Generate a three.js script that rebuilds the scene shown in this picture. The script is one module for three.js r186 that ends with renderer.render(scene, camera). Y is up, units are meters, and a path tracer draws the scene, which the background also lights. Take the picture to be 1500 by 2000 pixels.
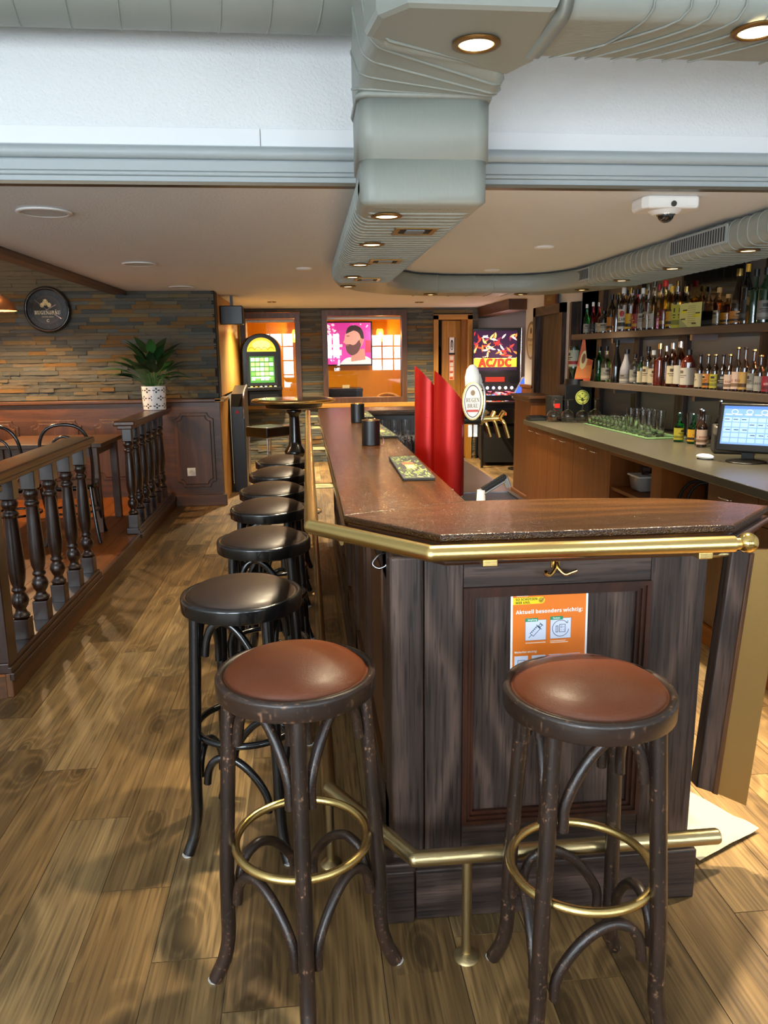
import * as THREE from 'three';
import { RoundedBoxGeometry } from 'three/addons/geometries/RoundedBoxGeometry.js';
import { mergeGeometries } from 'three/addons/utils/BufferGeometryUtils.js';
import { RectAreaLightUniformsLib } from 'three/addons/lights/RectAreaLightUniformsLib.js';
RectAreaLightUniformsLib.init();

// ------------------------------------------------------------ camera, daylight, exposure
const scene = new THREE.Scene();
const camera = new THREE.PerspectiveCamera(67.32, 0.75, 0.05, 80);
{
  const yaw = THREE.MathUtils.degToRad(5.6), pitch = THREE.MathUtils.degToRad(11.6);
  camera.position.set(0, 1.55, 0);
  camera.lookAt(Math.sin(yaw) * Math.cos(pitch), 1.55 - Math.sin(pitch), -Math.cos(yaw) * Math.cos(pitch));
  camera.rotateZ(THREE.MathUtils.degToRad(-0.7));
}
const renderer = new THREE.WebGLRenderer({ antialias: true });
renderer.toneMapping = THREE.LinearToneMapping;
renderer.toneMappingExposure = 1.0;
renderer.shadowMap.enabled = true;
scene.background = new THREE.Color().setRGB(2.0, 2.3, 2.6);   // overcast daylight outside the street windows
const WIN_Z = 2.3;                                              // street front behind the photographer
const streetWindows = [[-4.4, -2.3, 0.8, 2.4, 5, 4], [-1.85, -0.33, 0.5, 2.27, 4, 4], [0.6, 1.15, 1.0, 2.25, 2, 3], [2.1, 3.2, 1.0, 2.2, 3, 3]];   // x0, x1, y0, y1, columns, rows
for (const [a, b, c, d] of streetWindows) {
  const l = new THREE.RectAreaLight(new THREE.Color().setRGB(0.80, 0.91, 1.0), 19.5, b - a, d - c);
  l.position.set((a + b) / 2, (c + d) / 2, WIN_Z + 0.24); l.lookAt((a + b) / 2, (c + d) / 2, -10);
  l.name = 'street_window_daylight'; scene.add(l);
}

// ------------------------------------------------------------ helpers
function rng(seed) { let a = seed >>> 0; return () => { a = (a + 0x6D2B79F5) | 0; let t = Math.imul(a ^ (a >>> 15), 1 | a); t = (t + Math.imul(t ^ (t >>> 7), 61 | t)) ^ t; return ((t ^ (t >>> 14)) >>> 0) / 4294967296; }; }
const V = (x, y, z) => new THREE.Vector3(x, y, z);
const taken = new Map();
function numbered(name) { const n = taken.get(name) ?? 0; taken.set(name, n + 1); return n ? `${name}_${String(n).padStart(3, '0')}` : name; }
function mesh(name, geo, mat, parent) {
  const m = new THREE.Mesh(Array.isArray(geo) ? merge(geo) : geo, mat);
  m.name = parent ? name : numbered(name); m.castShadow = m.receiveShadow = true;
  (parent ?? scene).add(m); return m;
}
function tag(o, label, category, group, kind) { o.userData = { label, category }; if (group) o.userData.group = group; if (kind) o.userData.kind = kind; return o; }
function thing(name, label, category, [x, y, z] = [0, 0, 0], turn = 0, group) {
  const o = new THREE.Group(); o.name = numbered(name); scene.add(o); o.position.set(x, y, z); o.rotation.y = turn;
  return tag(o, label, category, group);
}
function struct(name, geo, mat, label, category) { const m = mesh(name, geo, mat); m.userData = { kind: 'structure', label, category }; return m; }
function dup(o, [x, y, z], turn, label, group) {
  const c = o.clone(); c.name = numbered(o.name.replace(/_\d{3}$/, '')); scene.add(c); c.position.set(x, y, z); c.rotation.y = turn ?? 0;
  c.userData = { ...o.userData, label }; if (group) c.userData.group = group; return c;
}
function flat(g) { const n = g.index ? g.toNonIndexed() : g; for (const k of Object.keys(n.attributes)) if (!['position', 'normal', 'uv'].includes(k)) n.deleteAttribute(k); return n; }
function merge(list) { return list.length === 1 ? list[0] : mergeGeometries(list.map(flat)); }
// uv in metres, the grain axis ('x','y','z') along v
function muv(g, grain = 'y', ox = 0, oy = 0) {
  g = flat(g); const p = g.attributes.position, n = g.attributes.normal, uv = new Float32Array(p.count * 2), gi = 'xyz'.indexOf(grain);
  for (let i = 0; i < p.count; i += 3) {
    const nn = [0, 0, 0]; for (let k = 0; k < 3; k++) { nn[0] += Math.abs(n.getX(i + k)); nn[1] += Math.abs(n.getY(i + k)); nn[2] += Math.abs(n.getZ(i + k)); }
    const d = nn.indexOf(Math.max(...nn)); let ax = [0, 1, 2].filter((k) => k !== d); if (ax[0] === gi) ax = [ax[1], ax[0]];
    for (let k = 0; k < 3; k++) { const c = [p.getX(i + k), p.getY(i + k), p.getZ(i + k)]; uv[2 * (i + k)] = c[ax[0]] + ox; uv[2 * (i + k) + 1] = c[ax[1]] + oy; }
  }
  g.setAttribute('uv', new THREE.BufferAttribute(uv, 2)); return g;
}
const box = (w, h, d, x = 0, y = 0, z = 0, r = 0) => (r ? new RoundedBoxGeometry(w, h, d, 2, r) : new THREE.BoxGeometry(w, h, d)).translate(x, y, z);
const span = (x0, x1, y0, y1, z0, z1, r = 0) => box(x1 - x0, y1 - y0, z1 - z0, (x0 + x1) / 2, (y0 + y1) / 2, (z0 + z1) / 2, r);
const cyl = (r0, r1, h, x = 0, y = 0, z = 0, seg = 24, open = false) => new THREE.CylinderGeometry(r1, r0, h, seg, 1, open).translate(x, y + h / 2, z);   // r0 at the foot
const lathe = (pts, seg = 28) => new THREE.LatheGeometry(pts.map(([r, y]) => new THREE.Vector2(Math.max(r, 0.0001), y)), seg);
const tube = (pts, r, n = 24, rs = 8, closed = false, tension = 0.5) => new THREE.TubeGeometry(new THREE.CatmullRomCurve3(pts.map((p) => V(...p)), closed, 'catmullrom', tension), n, r, rs, closed);
function rod(a, b, r, seg = 14) { const A = V(...a), B = V(...b), g = new THREE.CylinderGeometry(r, r, A.distanceTo(B), seg); g.applyQuaternion(new THREE.Quaternion().setFromUnitVectors(V(0, 1, 0), B.clone().sub(A).normalize())); return g.translate((A.x + B.x) / 2, (A.y + B.y) / 2, (A.z + B.z) / 2); }
const shape = (pts) => new THREE.Shape(pts.map(([x, y]) => new THREE.Vector2(x, y)));
function ext(pts, depth, bevel = 0, holes = []) { const s = shape(pts); for (const h of holes) s.holes.push(new THREE.Path(h.map(([x, y]) => new THREE.Vector2(x, y)))); return new THREE.ExtrudeGeometry(s, { depth, bevelEnabled: bevel > 0, bevelSize: bevel, bevelThickness: bevel, bevelOffset: -bevel, bevelSegments: 2, curveSegments: 10, steps: 1 }); }
// polygon in plan [x,z] lifted from y0 to y1
function slab(pts, y0, y1, bevel = 0.004) { return ext(pts.map(([x, z]) => [x, -z]), y1 - y0 - 2 * bevel, bevel).rotateX(-Math.PI / 2).translate(0, y0 + bevel, 0); }
function frameGeo(x0, x1, y0, y1, w, z0, z1) { return ext([[x0, y0], [x1, y0], [x1, y1], [x0, y1]], z1 - z0, 0, [[[x0 + w, y0 + w], [x0 + w, y1 - w], [x1 - w, y1 - w], [x1 - w, y0 + w]]]).translate(0, 0, z0); }

// ------------------------------------------------------------ textures
function makeNoise(seed) {
  const r = rng(seed), N = 256, t = new Float32Array(N * N); for (let i = 0; i < t.length; i++) t[i] = r();
  return (x, y, px = 256, py = 256) => {      // value noise, periodic in px, py cells
    const xi = Math.floor(x), yi = Math.floor(y), fx = x - xi, fy = y - yi, u = fx * fx * (3 - 2 * fx), v = fy * fy * (3 - 2 * fy);
    const X0 = ((xi % px) + px) % px, X1 = (X0 + 1) % px, Y0 = ((yi % py) + py) % py, Y1 = (Y0 + 1) % py;
    const a = t[(Y0 & 255) * N + (X0 & 255)], b = t[(Y0 & 255) * N + (X1 & 255)], c = t[(Y1 & 255) * N + (X0 & 255)], d = t[(Y1 & 255) * N + (X1 & 255)];
    return a + (b - a) * u + (c - a + (a - b - c + d) * u) * v;
  };
}
function dataTex(w, h, f, srgb = true) {
  const d = new Uint8Array(w * h * 4), c = [0, 0, 0];
  for (let y = 0; y < h; y++) for (let x = 0; x < w; x++) { f(x / w, y / h, c); const i = 4 * (y * w + x); d[i] = Math.max(0, Math.min(255, c[0])); d[i + 1] = Math.max(0, Math.min(255, c[1])); d[i + 2] = Math.max(0, Math.min(255, c[2])); d[i + 3] = 255; }
  const t = new THREE.DataTexture(d, w, h); t.wrapS = t.wrapT = THREE.RepeatWrapping; t.magFilter = THREE.LinearFilter; t.minFilter = THREE.LinearMipmapLinearFilter; t.generateMipmaps = true;
  if (srgb) t.colorSpace = THREE.SRGBColorSpace; t.needsUpdate = true; return t;
}
// wood: [map, bump]; covers W x Hm metres, grain along v
function wood(seed, lo, hi, { W = 0.6, H = 1.6, w = 512, h = 1024, ring = 9, pore = 0.5, contrast = 1, knots = 0, cathAmt = 0.30 } = {}) {
  const n = makeNoise(seed), r = rng(seed + 5), K = Array.from({ length: knots }, () => [r(), r(), 0.4 + r()]);
  const val = (u, v) => {
    let wv = u * ring + 1.6 * n(u * 4, v * 3, 4, 3) + 0.5 * n(u * 9 + 7, v * 7, 9, 7), kd = 0;
    for (const [ku, kv, ks] of K) { const dx = (u - ku) * W, dy = (v - kv) * H * 0.42, d = Math.hypot(dx, dy) / (0.055 * ks); if (d < 3) { const e = Math.exp(-d * d * 0.7); wv += 3.2 * e; kd = Math.max(kd, e); } }
    const cath = Math.pow(0.5 + 0.5 * Math.sin(wv * 6.283), 2.2);
    const fib = n(u * 120, v * 6, 120, 6), fib2 = n(u * 230 % 256, v * 16, 230, 16), big = n(u * 3 + 40, v * 2 + 3, 3, 2);
    const p = Math.max(0, n(u * 170, v * 22, 170, 22) - 0.62) * 2.6;
    return [cathAmt * cath + 0.26 * fib + 0.26 * fib2 + 0.36 * big - 0.06 - pore * p * 0.6 - 0.45 * kd * kd, 0.35 * fib + 0.35 * fib2 + 0.3 * cath - pore * p];
  };
  const map = dataTex(w, h, (u, v, c) => { let t = 0.5 + (val(u, v)[0] - 0.5) * contrast; t = Math.max(0, Math.min(1.15, t)); for (let k = 0; k < 3; k++) c[k] = lo[k] + (hi[k] - lo[k]) * t; });
  const bump = dataTex(w >> 1, h >> 1, (u, v, c) => { const b = 130 + 110 * (val(u, v)[1] - 0.5); c[0] = c[1] = c[2] = b; }, false);
  for (const t of [map, bump]) t.repeat.set(1 / W, 1 / H);
  return [map, bump];
}
function speckle(seed, cells, size, oct = 3, W = 1) {
  const n = makeNoise(seed);
  const t = dataTex(size, size, (u, v, c) => { let s = 0, a = 0.5, k = cells; for (let o = 0; o < oct; o++) { s += a * n(u * k, v * k, k, k); k = Math.min(k * 2, 256); a *= 0.55; } c[0] = c[1] = c[2] = 255 * s; }, false);
  t.repeat.set(1 / W, 1 / W); return t;
}
function canvasTex(w, h, draw) {
  const c = document.createElement('canvas'); c.width = w; c.height = h; const g = c.getContext('2d'); draw(g, w, h);
  const t = new THREE.CanvasTexture(c); t.colorSpace = THREE.SRGBColorSpace; t.magFilter = THREE.LinearFilter; return t;
}
const std = (o) => new THREE.MeshStandardMaterial(o), phy = (o) => new THREE.MeshPhysicalMaterial(o);
const lin = (r, g, b) => new THREE.Color().setRGB(r, g, b);

// ------------------------------------------------------------ materials
const M = {};
const wDark = wood(11, [30, 22, 19], [92, 72, 62], { ring: 5, contrast: 1.0, cathAmt: 0.5, pore: 0.8, W: 0.7, w: 768, h: 1024 });
const wTop = wood(12, [30, 17, 5], [76, 46, 16], { ring: 6, contrast: 0.9 });
const wRed = wood(13, [60, 36, 17], [116, 72, 37], { ring: 5, contrast: 0.9 });
const wOak = wood(14, [146, 98, 32], [204, 150, 62], { ring: 6, contrast: 0.8 });
const wFloor = wood(15, [92, 73, 45], [186, 154, 104], { W: 0.8, H: 2.4, w: 768, h: 1536, ring: 6, contrast: 1.0, pore: 0.6, knots: 9, cathAmt: 0.24 });
const fine = speckle(21, 128, 512, 3, 0.35), coarse = speckle(22, 24, 512, 4, 0.8), plasterN = speckle(23, 64, 512, 3, 0.5);
const withWood = ([map, bumpMap], o) => std({ map, bumpMap, bumpScale: 0.0012, ...o });
M.bar = withWood(wDark, { roughness: 0.42 });
M.top = std({ map: wTop[0], bumpMap: fine, bumpScale: 0.0018, roughness: 0.17 });
M.topEdge = phy({ map: wood(16, [40, 20, 10], [88, 46, 24], { ring: 5, contrast: 0.9, w: 256, h: 512 })[0], bumpMap: fine, bumpScale: 0.0006, roughness: 0.3, clearcoat: 0.6, clearcoatRoughness: 0.15 });
M.panelRed = withWood(wRed, { roughness: 0.4, bumpScale: 0.0006 });
M.baluster = phy({ map: wRed[0], color: 0x8a7468, roughness: 0.36, clearcoat: 0.5, clearcoatRoughness: 0.2 });
M.oak = withWood(wOak, { roughness: 0.45, bumpScale: 0.0005 });
M.cab = withWood(wOak, { color: 0xa8843e, roughness: 0.5, bumpScale: 0.0005 });
M.shelf = std({ color: 0x4a4038, roughness: 0.4, bumpMap: fine, bumpScale: 0.0003 });
M.counter = std({ color: 0x474439, roughness: 0.3, bumpMap: fine, bumpScale: 0.0003 });
M.ceil = std({ color: 0xdfe1e2, roughness: 0.9, bumpMap: plasterN, bumpScale: 0.001 });
M.white = std({ color: 0xe4e6e6, roughness: 0.85, bumpMap: plasterN, bumpScale: 0.003 });
M.board = std({ color: 0xe9ebec, roughness: 0.6 });
M.grey = std({ color: 0x92978f, roughness: 0.45, bumpMap: coarse, bumpScale: 0.0006 });
M.greyTrim = std({ color: 0xa7afb0, roughness: 0.5 });
M.brass = std({ color: lin(0.80, 0.58, 0.22), metalness: 1, roughness: 0.24, bumpMap: fine, bumpScale: 0.0001 });
M.oldBrass = std({ color: lin(0.55, 0.43, 0.22), metalness: 1, roughness: 0.34, bumpMap: coarse, bumpScale: 0.0004 });
M.gold = std({ color: lin(0.85, 0.60, 0.20), metalness: 1, roughness: 0.15 });
M.chrome = std({ color: 0xd6d8da, metalness: 1, roughness: 0.14 });
M.steel = std({ color: 0x9a989c, metalness: 1, roughness: 0.3 });
M.black = std({ color: 0x0b0b0c, roughness: 0.35 });
M.blackGloss = phy({ color: 0x0c0c0d, roughness: 0.25, clearcoat: 0.8, clearcoatRoughness: 0.12 });
M.blackMatte = std({ color: 0x141415, roughness: 0.75 });
M.leather = phy({ color: 0x653010, roughness: 0.36, bumpMap: fine, bumpScale: 0.0004, clearcoat: 0.2, clearcoatRoughness: 0.3 });
M.leatherDark = phy({ color: 0x2b1c12, roughness: 0.46, bumpMap: fine, bumpScale: 0.0004, clearcoat: 0.25, clearcoatRoughness: 0.32 });
{ const n = makeNoise(31);
  const worn = dataTex(512, 512, (u, v, c) => { const a = n(u * 90, v * 14, 90, 14) * 0.45 + n(u * 220, v * 40, 220, 40) * 0.35 + n(u * 9, v * 5, 9, 5) * 0.2, s = Math.max(0, a - 0.66) * 4, d = 0.7 + 0.5 * n(u * 8, v * 8, 8, 8); c[0] = 46 * d + 120 * s; c[1] = 31 * d + 92 * s; c[2] = 23 * d + 66 * s; });
  M.worn = phy({ map: worn, roughness: 0.38, bumpMap: coarse, bumpScale: 0.0006, clearcoat: 0.3, clearcoatRoughness: 0.3 }); }
M.red = std({ color: lin(0.36, 0.007, 0.004), metalness: 0.5, roughness: 0.34 });
M.redBright = std({ color: 0xc8201a, roughness: 0.5 });
M.glass = phy({ color: 0xffffff, transmission: 1, roughness: 0.02, ior: 1.5, thickness: 0 });
M.pane = phy({ color: 0xffffff, transmission: 1, roughness: 0.0, ior: 1.5, thickness: 0 });
M.tumbler = phy({ color: 0xffffff, transmission: 1, roughness: 0.0, ior: 1.5, thickness: 0.003 });
M.lamp = std({ color: 0xffffff, emissive: lin(1, 0.74, 0.38), emissiveIntensity: 7 });
M.lampRing = std({ color: 0x8a6a3c, metalness: 0.8, roughness: 0.35 });
M.whitePlastic = std({ color: 0xe6e4df, roughness: 0.45 });
M.orangeWall = std({ color: 0xdd9a12, roughness: 0.85, bumpMap: plasterN, bumpScale: 0.002 });
M.platformFloor = withWood(wOak, { color: 0xc09a68, roughness: 0.42 });
M.moulding = std({ map: wRed[0], color: 0xa88876, bumpMap: wRed[1], bumpScale: 0.0008, roughness: 0.4 });
M.gateBrass = std({ color: lin(0.36, 0.22, 0.07), metalness: 0.75, roughness: 0.42, bumpMap: fine, bumpScale: 0.0002 });
M.backPanel = std({ color: 0x8a8175, roughness: 0.4 });
M.dark = std({ color: 0x17110d, roughness: 0.8 });

// a recessed downlight: glowing face, ring and its own spot light
function downlight(x, y, z, label, { r = 0.042, power = 20, cone = 1.0, color = [1, 0.83, 0.56], group = 'warm downlights' } = {}) {
  const t = thing('downlight', label, 'downlight', [x, y, z], 0, group);
  mesh('trim_ring', lathe([[r, 0], [r * 1.35, -0.002], [r * 1.38, -0.008], [r * 1.05, -0.011], [r, -0.004], [r, 0]], 28), M.lampRing, t);
  mesh('lamp_face', cyl(r * 0.96, r * 0.96, 0.004, 0, -0.006, 0, 28), M.lamp, t);
  const l = new THREE.SpotLight(lin(...color), power, 0, cone, 0.8, 2); l.position.set(0, -0.016, 0); l.target.position.set(0, -1, 0); l.castShadow = true; l.shadow.radius = 1.6; t.add(l, l.target); l.name = 'lamp_beam';
  return t;
}
// ============================================================ the setting
const X0 = -4.6, X1 = 3.6, CEIL = 2.2, PLAT = 0.115;
// ---- floor: wood-look tiles 20 x 120 cm on a grout bed
{
  const fl = struct('floor', span(X0 - 0.15, X1 + 0.15, -0.14, -0.004, -13.8, WIN_Z + 0.15), std({ color: 0x6d665a, roughness: 0.9 }), 'wood-look tile floor in grey-brown planks along the bar', 'floor');
  const tints = [0xffffff, 0xe8e2d8, 0xd8cfc2, 0xf2e8da, 0xcdc4b6].map((c) => std({ map: wFloor[0], bumpMap: wFloor[1], bumpScale: 0.0014, color: c, roughness: 0.5 }));
  const R = rng(7), variants = Array.from({ length: 10 }, (_, k) => muv(box(0.1975, 0.012, 1.1975, 0, -0.006, 0), 'z', k * 0.237 + 0.1, k * 0.713)), cut = new Map(), rest = [];
  for (let i = -21; i < 21; i++) {
    const x = -0.45 + 0.2 * i + 0.1; if (x < X0 || x > X1) continue;
    const off = [-1.784, -2.08, -2.46, -2.805][((i * 7) % 4 + 4) % 4];
    for (let k = -10; k < 6; k++) {
      const z = off + 0.6 + 1.2 * k; if (z < -11.8 || z > WIN_Z + 0.2) continue;
      if (x < -1.42 && z < -3.9) continue;
      const v = Math.floor(R() * variants.length), tint = tints[Math.floor(R() * tints.length)];
      if (x > -2.3 && x < 2.3 && z < 0.4 && z > -11) { const m = mesh('floor_tile', variants[v], tint, fl); m.position.set(x, 0, z); if (R() < 0.5) m.rotation.y = Math.PI; } else rest.push(variants[v].clone().translate(x, 0, z));
    }
  }
  const r = mesh('outer_floor_tiles', rest, tints[1], fl); r.userData.kind = 'stuff';
}
// ---- raised dining platform on the left
{
  const p = struct('floor_platform', span(X0, -1.43, 0, PLAT - 0.012, -8.19, -3.5), M.panelRed, 'raised wooden dining platform behind the balustrade', 'platform');
  const R = rng(8);
  for (let i = 0; i < 23; i++) { const x = -1.5 - 0.137 * i; mesh('plank', muv(box(0.134, 0.012, 4.68, x, PLAT - 0.006, -5.845), 'z', R() * 2, R() * 3), M.platformFloor, p); }
  mesh('step_edge', muv(span(-1.432, -1.40, 0.0, PLAT + 0.004, -8.19, -3.5, 0.006), 'z'), M.panelRed, p);
}
// ---- ceilings and the header beam
struct('ceiling', [muv(span(-1.77, X1, CEIL, CEIL + 0.12, -11.95, -3.26))], M.ceil, 'low cream plaster ceiling over the bar', 'ceiling');
struct('ceiling_dining', [span(X0, -1.77, 2.75, 2.87, -8.25, -3.26), span(-1.86, -1.77, CEIL + 0.02, 2.76, -8.2, -3.3)], M.ceil, 'higher plaster ceiling above the dining platform', 'ceiling');
struct('ceiling_front', span(X0 - 0.15, X1 + 0.15, 3.2, 3.32, -3.4, WIN_Z + 0.15), M.ceil, 'high plaster ceiling of the front room', 'ceiling');
{
  const t = struct('trim_1', muv(span(-1.90, -1.765, CEIL - 0.035, CEIL + 0.03, -8.19, -3.3), 'z'), M.panelRed, 'brown wooden edge strip of the low ceiling above the platform', 'trim');
  mesh('bead', muv(span(-1.78, -1.755, CEIL - 0.045, CEIL - 0.01, -8.19, -3.3, 0.006), 'z'), M.panelRed, t);
}
struct('wall_header', [muv(span(X0 - 0.1, X1 + 0.1, CEIL + 0.01, 3.25, -3.42, -3.25))], M.white, 'white plastered header beam above the opening', 'wall');
{
  const t = struct('trim_2', span(X0, X1, 2.225, 2.345, -3.26, -3.235), M.greyTrim, 'grey profiled moulding along the bottom of the white beam', 'trim');
  mesh('round_bead', new THREE.CylinderGeometry(0.024, 0.024, X1 - X0, 16).rotateZ(Math.PI / 2).scale(1, 1, 1.2).translate((X0 + X1) / 2, 2.317, -3.235), M.greyTrim, t);
  mesh('flat_band', span(X0, X1, 2.250, 2.288, -3.25, -3.222, 0.003), M.greyTrim, t);
  mesh('small_bead', new THREE.CylinderGeometry(0.009, 0.009, X1 - X0, 10).rotateZ(Math.PI / 2).translate((X0 + X1) / 2, 2.242, -3.232), M.greyTrim, t);
  mesh('lower_band', span(X0, X1, 2.212, 2.232, -3.255, -3.226, 0.003), M.greyTrim, t);
  mesh('metal_strip', span(X0, X1, 2.199, 2.211, -3.27, -3.222), std({ color: 0x6b6152, metalness: 0.7, roughness: 0.4 }), t);
  for (const [a, b] of [[X0, -0.147], [-0.144, 1.95], [1.953, X1]]) mesh('white_board', span(a, b, 2.346, 2.41, -3.26, -3.238, 0.002), M.board, t);
}
// ---- outer walls
struct('wall_left', span(X0 - 0.15, X0, 0, 3.25, -8.4, WIN_Z + 0.15), M.white, 'white wall on the dining side', 'wall');
struct('wall_right', [span(X1, X1 + 0.15, 0, 3.25, -12.1, WIN_Z + 0.15)], M.white, 'white wall on the bar side', 'wall');
{
  const pieces = []; let x = X0; for (const [a, b, c, d] of streetWindows) { pieces.push(span(x, a, 0, 3.25, WIN_Z, WIN_Z + 0.2)); pieces.push(span(a, b, 0, c, WIN_Z, WIN_Z + 0.2), span(a, b, d, 3.25, WIN_Z, WIN_Z + 0.2)); x = b; } pieces.push(span(x, X1, 0, 3.25, WIN_Z, WIN_Z + 0.2));
  struct('wall_street', pieces, M.white, 'front wall with the street windows', 'wall');
  streetWindows.forEach(([a, b, c, d, nc, nr], i) => {
    const w = struct(`window_${i + 3}`, frameGeo(a, b, c, d, 0.05, WIN_Z + 0.05, WIN_Z + 0.12), M.board, `mullioned street window in the front wall, ${['leftmost', 'second', 'narrow third', 'rightmost'][i]}`, 'window');
    for (let k = 1; k < nc; k++) mesh('mullion', span(a + (b - a) * k / nc - 0.02, a + (b - a) * k / nc + 0.02, c + 0.02, d - 0.02, WIN_Z + 0.06, WIN_Z + 0.11), M.board, w);
    for (let k = 1; k < nr; k++) mesh('crossbar', span(a + 0.03, b - 0.03, c + (d - c) * k / nr - 0.02, c + (d - c) * k / nr + 0.02, WIN_Z + 0.06, WIN_Z + 0.11), M.board, w);
    mesh('pane', span(a + 0.04, b - 0.04, c + 0.04, d - 0.04, WIN_Z + 0.083, WIN_Z + 0.087), M.glass, w);
  });
}
// ---- split-face stone cladding
const stoneMats = [0x65665f, 0x565a56, 0x706b5e, 0x7d7159, 0x84724e, 0x625e50, 0x776c58, 0x585b55, 0x84643a, 0x6b6d66].map((c) => std({ color: c, roughness: 0.82, bumpMap: coarse, bumpScale: 0.006 }));
const stoneGeos = [1, 2, 3].map((s) => {
  const g = new THREE.BoxGeometry(1, 1, 1, 5, 2, 1), p = g.attributes.position, n = makeNoise(60 + s);
  for (let i = 0; i < p.count; i++) if (p.getZ(i) > 0) p.setZ(i, 0.5 - 0.55 * n(p.getX(i) * 4 + 9, p.getY(i) * 2 + 3)); g.computeVertexNormals(); return flat(g);
});
function stones(parent, x0, x1, y0, y1, z, seed, { turn = 0, limit = 1e9, warm = 0, from } = {}) {       // face looks to +z (turn 0) or +x (turn 1)
  const R = rng(seed), left = []; let y = y0, count = 0;
  while (y < y1 - 0.008) {
    let h = Math.min(0.028 + 0.018 * R(), y1 - y); if (y1 - y - h < 0.012) h = y1 - y; let x = x0;
    while (x < x1 - 0.01) {
      let w = Math.min(0.13 + 0.26 * R(), x1 - x); if (x1 - x - w < 0.05) w = x1 - x;
      const d = 0.016 + 0.026 * R(), g = stoneGeos[Math.floor(R() * 3)], k = Math.floor(Math.pow(R(), 1 - warm * 0.35) * stoneMats.length), cx = x + w / 2, cy = y + h / 2;
      if (count++ < limit && !(from && cx > from)) {
        const m = mesh('stone', g, stoneMats[k], parent); m.scale.set(w - 0.002, h - 0.0018, d);
        if (turn) { m.rotation.y = Math.PI / 2; m.position.set(z + d / 2, cy, -cx); } else m.position.set(cx, cy, z + d / 2);
      } else left.push(g.clone().scale(w - 0.002, h - 0.0018, d).translate(cx, cy, z + d / 2));
      x += w;
    }
    y += h;
  }
  if (left.length) { const m = mesh('hidden_stones', left, stoneMats[3], parent); m.userData.kind = 'stuff'; }
}
const mortar = std({ color: 0x4c4740, roughness: 0.95 });
{
  const w = struct('wall_stone', [span(X0, -0.93, 0, 2.8, -8.4, -8.22), span(-1.08, -0.93, 0, CEIL, -11.3, -8.4)], mortar, 'split-face stone wall beside the dining platform', 'wall');
  stones(w, -3.35, -0.905, 1.13, CEIL - 0.002, -8.22, 41, { limit: 300 });
  stones(w, X0, -1.80, CEIL, 2.75, -8.22, 42, { limit: 0 });
  stones(w, X0, -3.36, 1.13, CEIL, -8.22, 43, { limit: 0 });
  mesh('side_panel', muv(span(-0.932, -0.915, 1.125, CEIL, -11.28, -8.46), 'y'), M.oak, w);
  mesh('corner_strip', muv(span(-0.93, -0.895, 1.11, CEIL, -8.42, -8.20, 0.004), 'y'), M.dark, w);
}
// ---- wainscot along the stone wall
{
  const w = struct('baseboard_wainscot', muv(span(X0, -0.90, 0, 1.085, -8.2, -8.165), 'x'), M.panelRed, 'brown wood wainscot with raised panels below the stone wall', 'wainscot');
  mesh('cap_rail', muv(span(X0, -0.87, 1.085, 1.125, -8.23, -8.12, 0.012), 'x'), M.panelRed, w);
  mesh('skirting', muv(span(-1.40, -0.87, 0, 0.12, -8.2, -8.13, 0.006), 'x'), M.panelRed, w);
  const panel = (x0, x1, y0, y1) => {
    const c = 0.06, pts = []; const arc = (cx, cy, a0) => { for (let k = 0; k <= 6; k++) { const a = a0 - Math.PI / 2 * k / 6; pts.push([cx + c * Math.cos(a), cy + c * Math.sin(a)]); } };
    arc(x0, y1, 0); pts.reverse(); const a = pts.splice(0); arc(x1, y1, -Math.PI / 2); pts.reverse(); const b = pts.splice(0); arc(x1, y0, Math.PI); pts.reverse(); const d = pts.splice(0); arc(x0, y0, Math.PI / 2); pts.reverse();
    const P = [...a, ...b, ...d, ...pts];
    const fr = mesh('panel_moulding', muv(ext(P, 0.012, 0.006).translate(0, 0, -8.168), 'y'), M.panelRed, w);
    const cx = (x0 + x1) / 2, cy = (y0 + y1) / 2;
    mesh('raised_field', muv(ext(P.map(([x, y]) => [cx + (x - cx) * (1 - 0.06 / (x1 - x0)), cy + (y - cy) * (1 - 0.06 / (y1 - y0))]), 0.01, 0.008).translate(0, 0, -8.158), 'y', 0.3), M.panelRed, fr);
  };
  panel(-1.37, -0.97, 0.2, 0.98);
  for (let k = 0; k < 5; k++) panel(-2.18 - 0.62 * k, -1.68 - 0.62 * k, 0.3, 0.93);
  const e = struct('baseboard_corner', muv(span(-0.93, -0.895, 0, 1.085, -9.0, -8.2), 'y'), M.oak, 'honey oak end panel round the wainscot corner', 'wainscot');
  mesh('cap_end', muv(span(-0.95, -0.84, 1.085, 1.125, -8.55, -8.12, 0.01), 'z'), M.oak, e);
}
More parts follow.
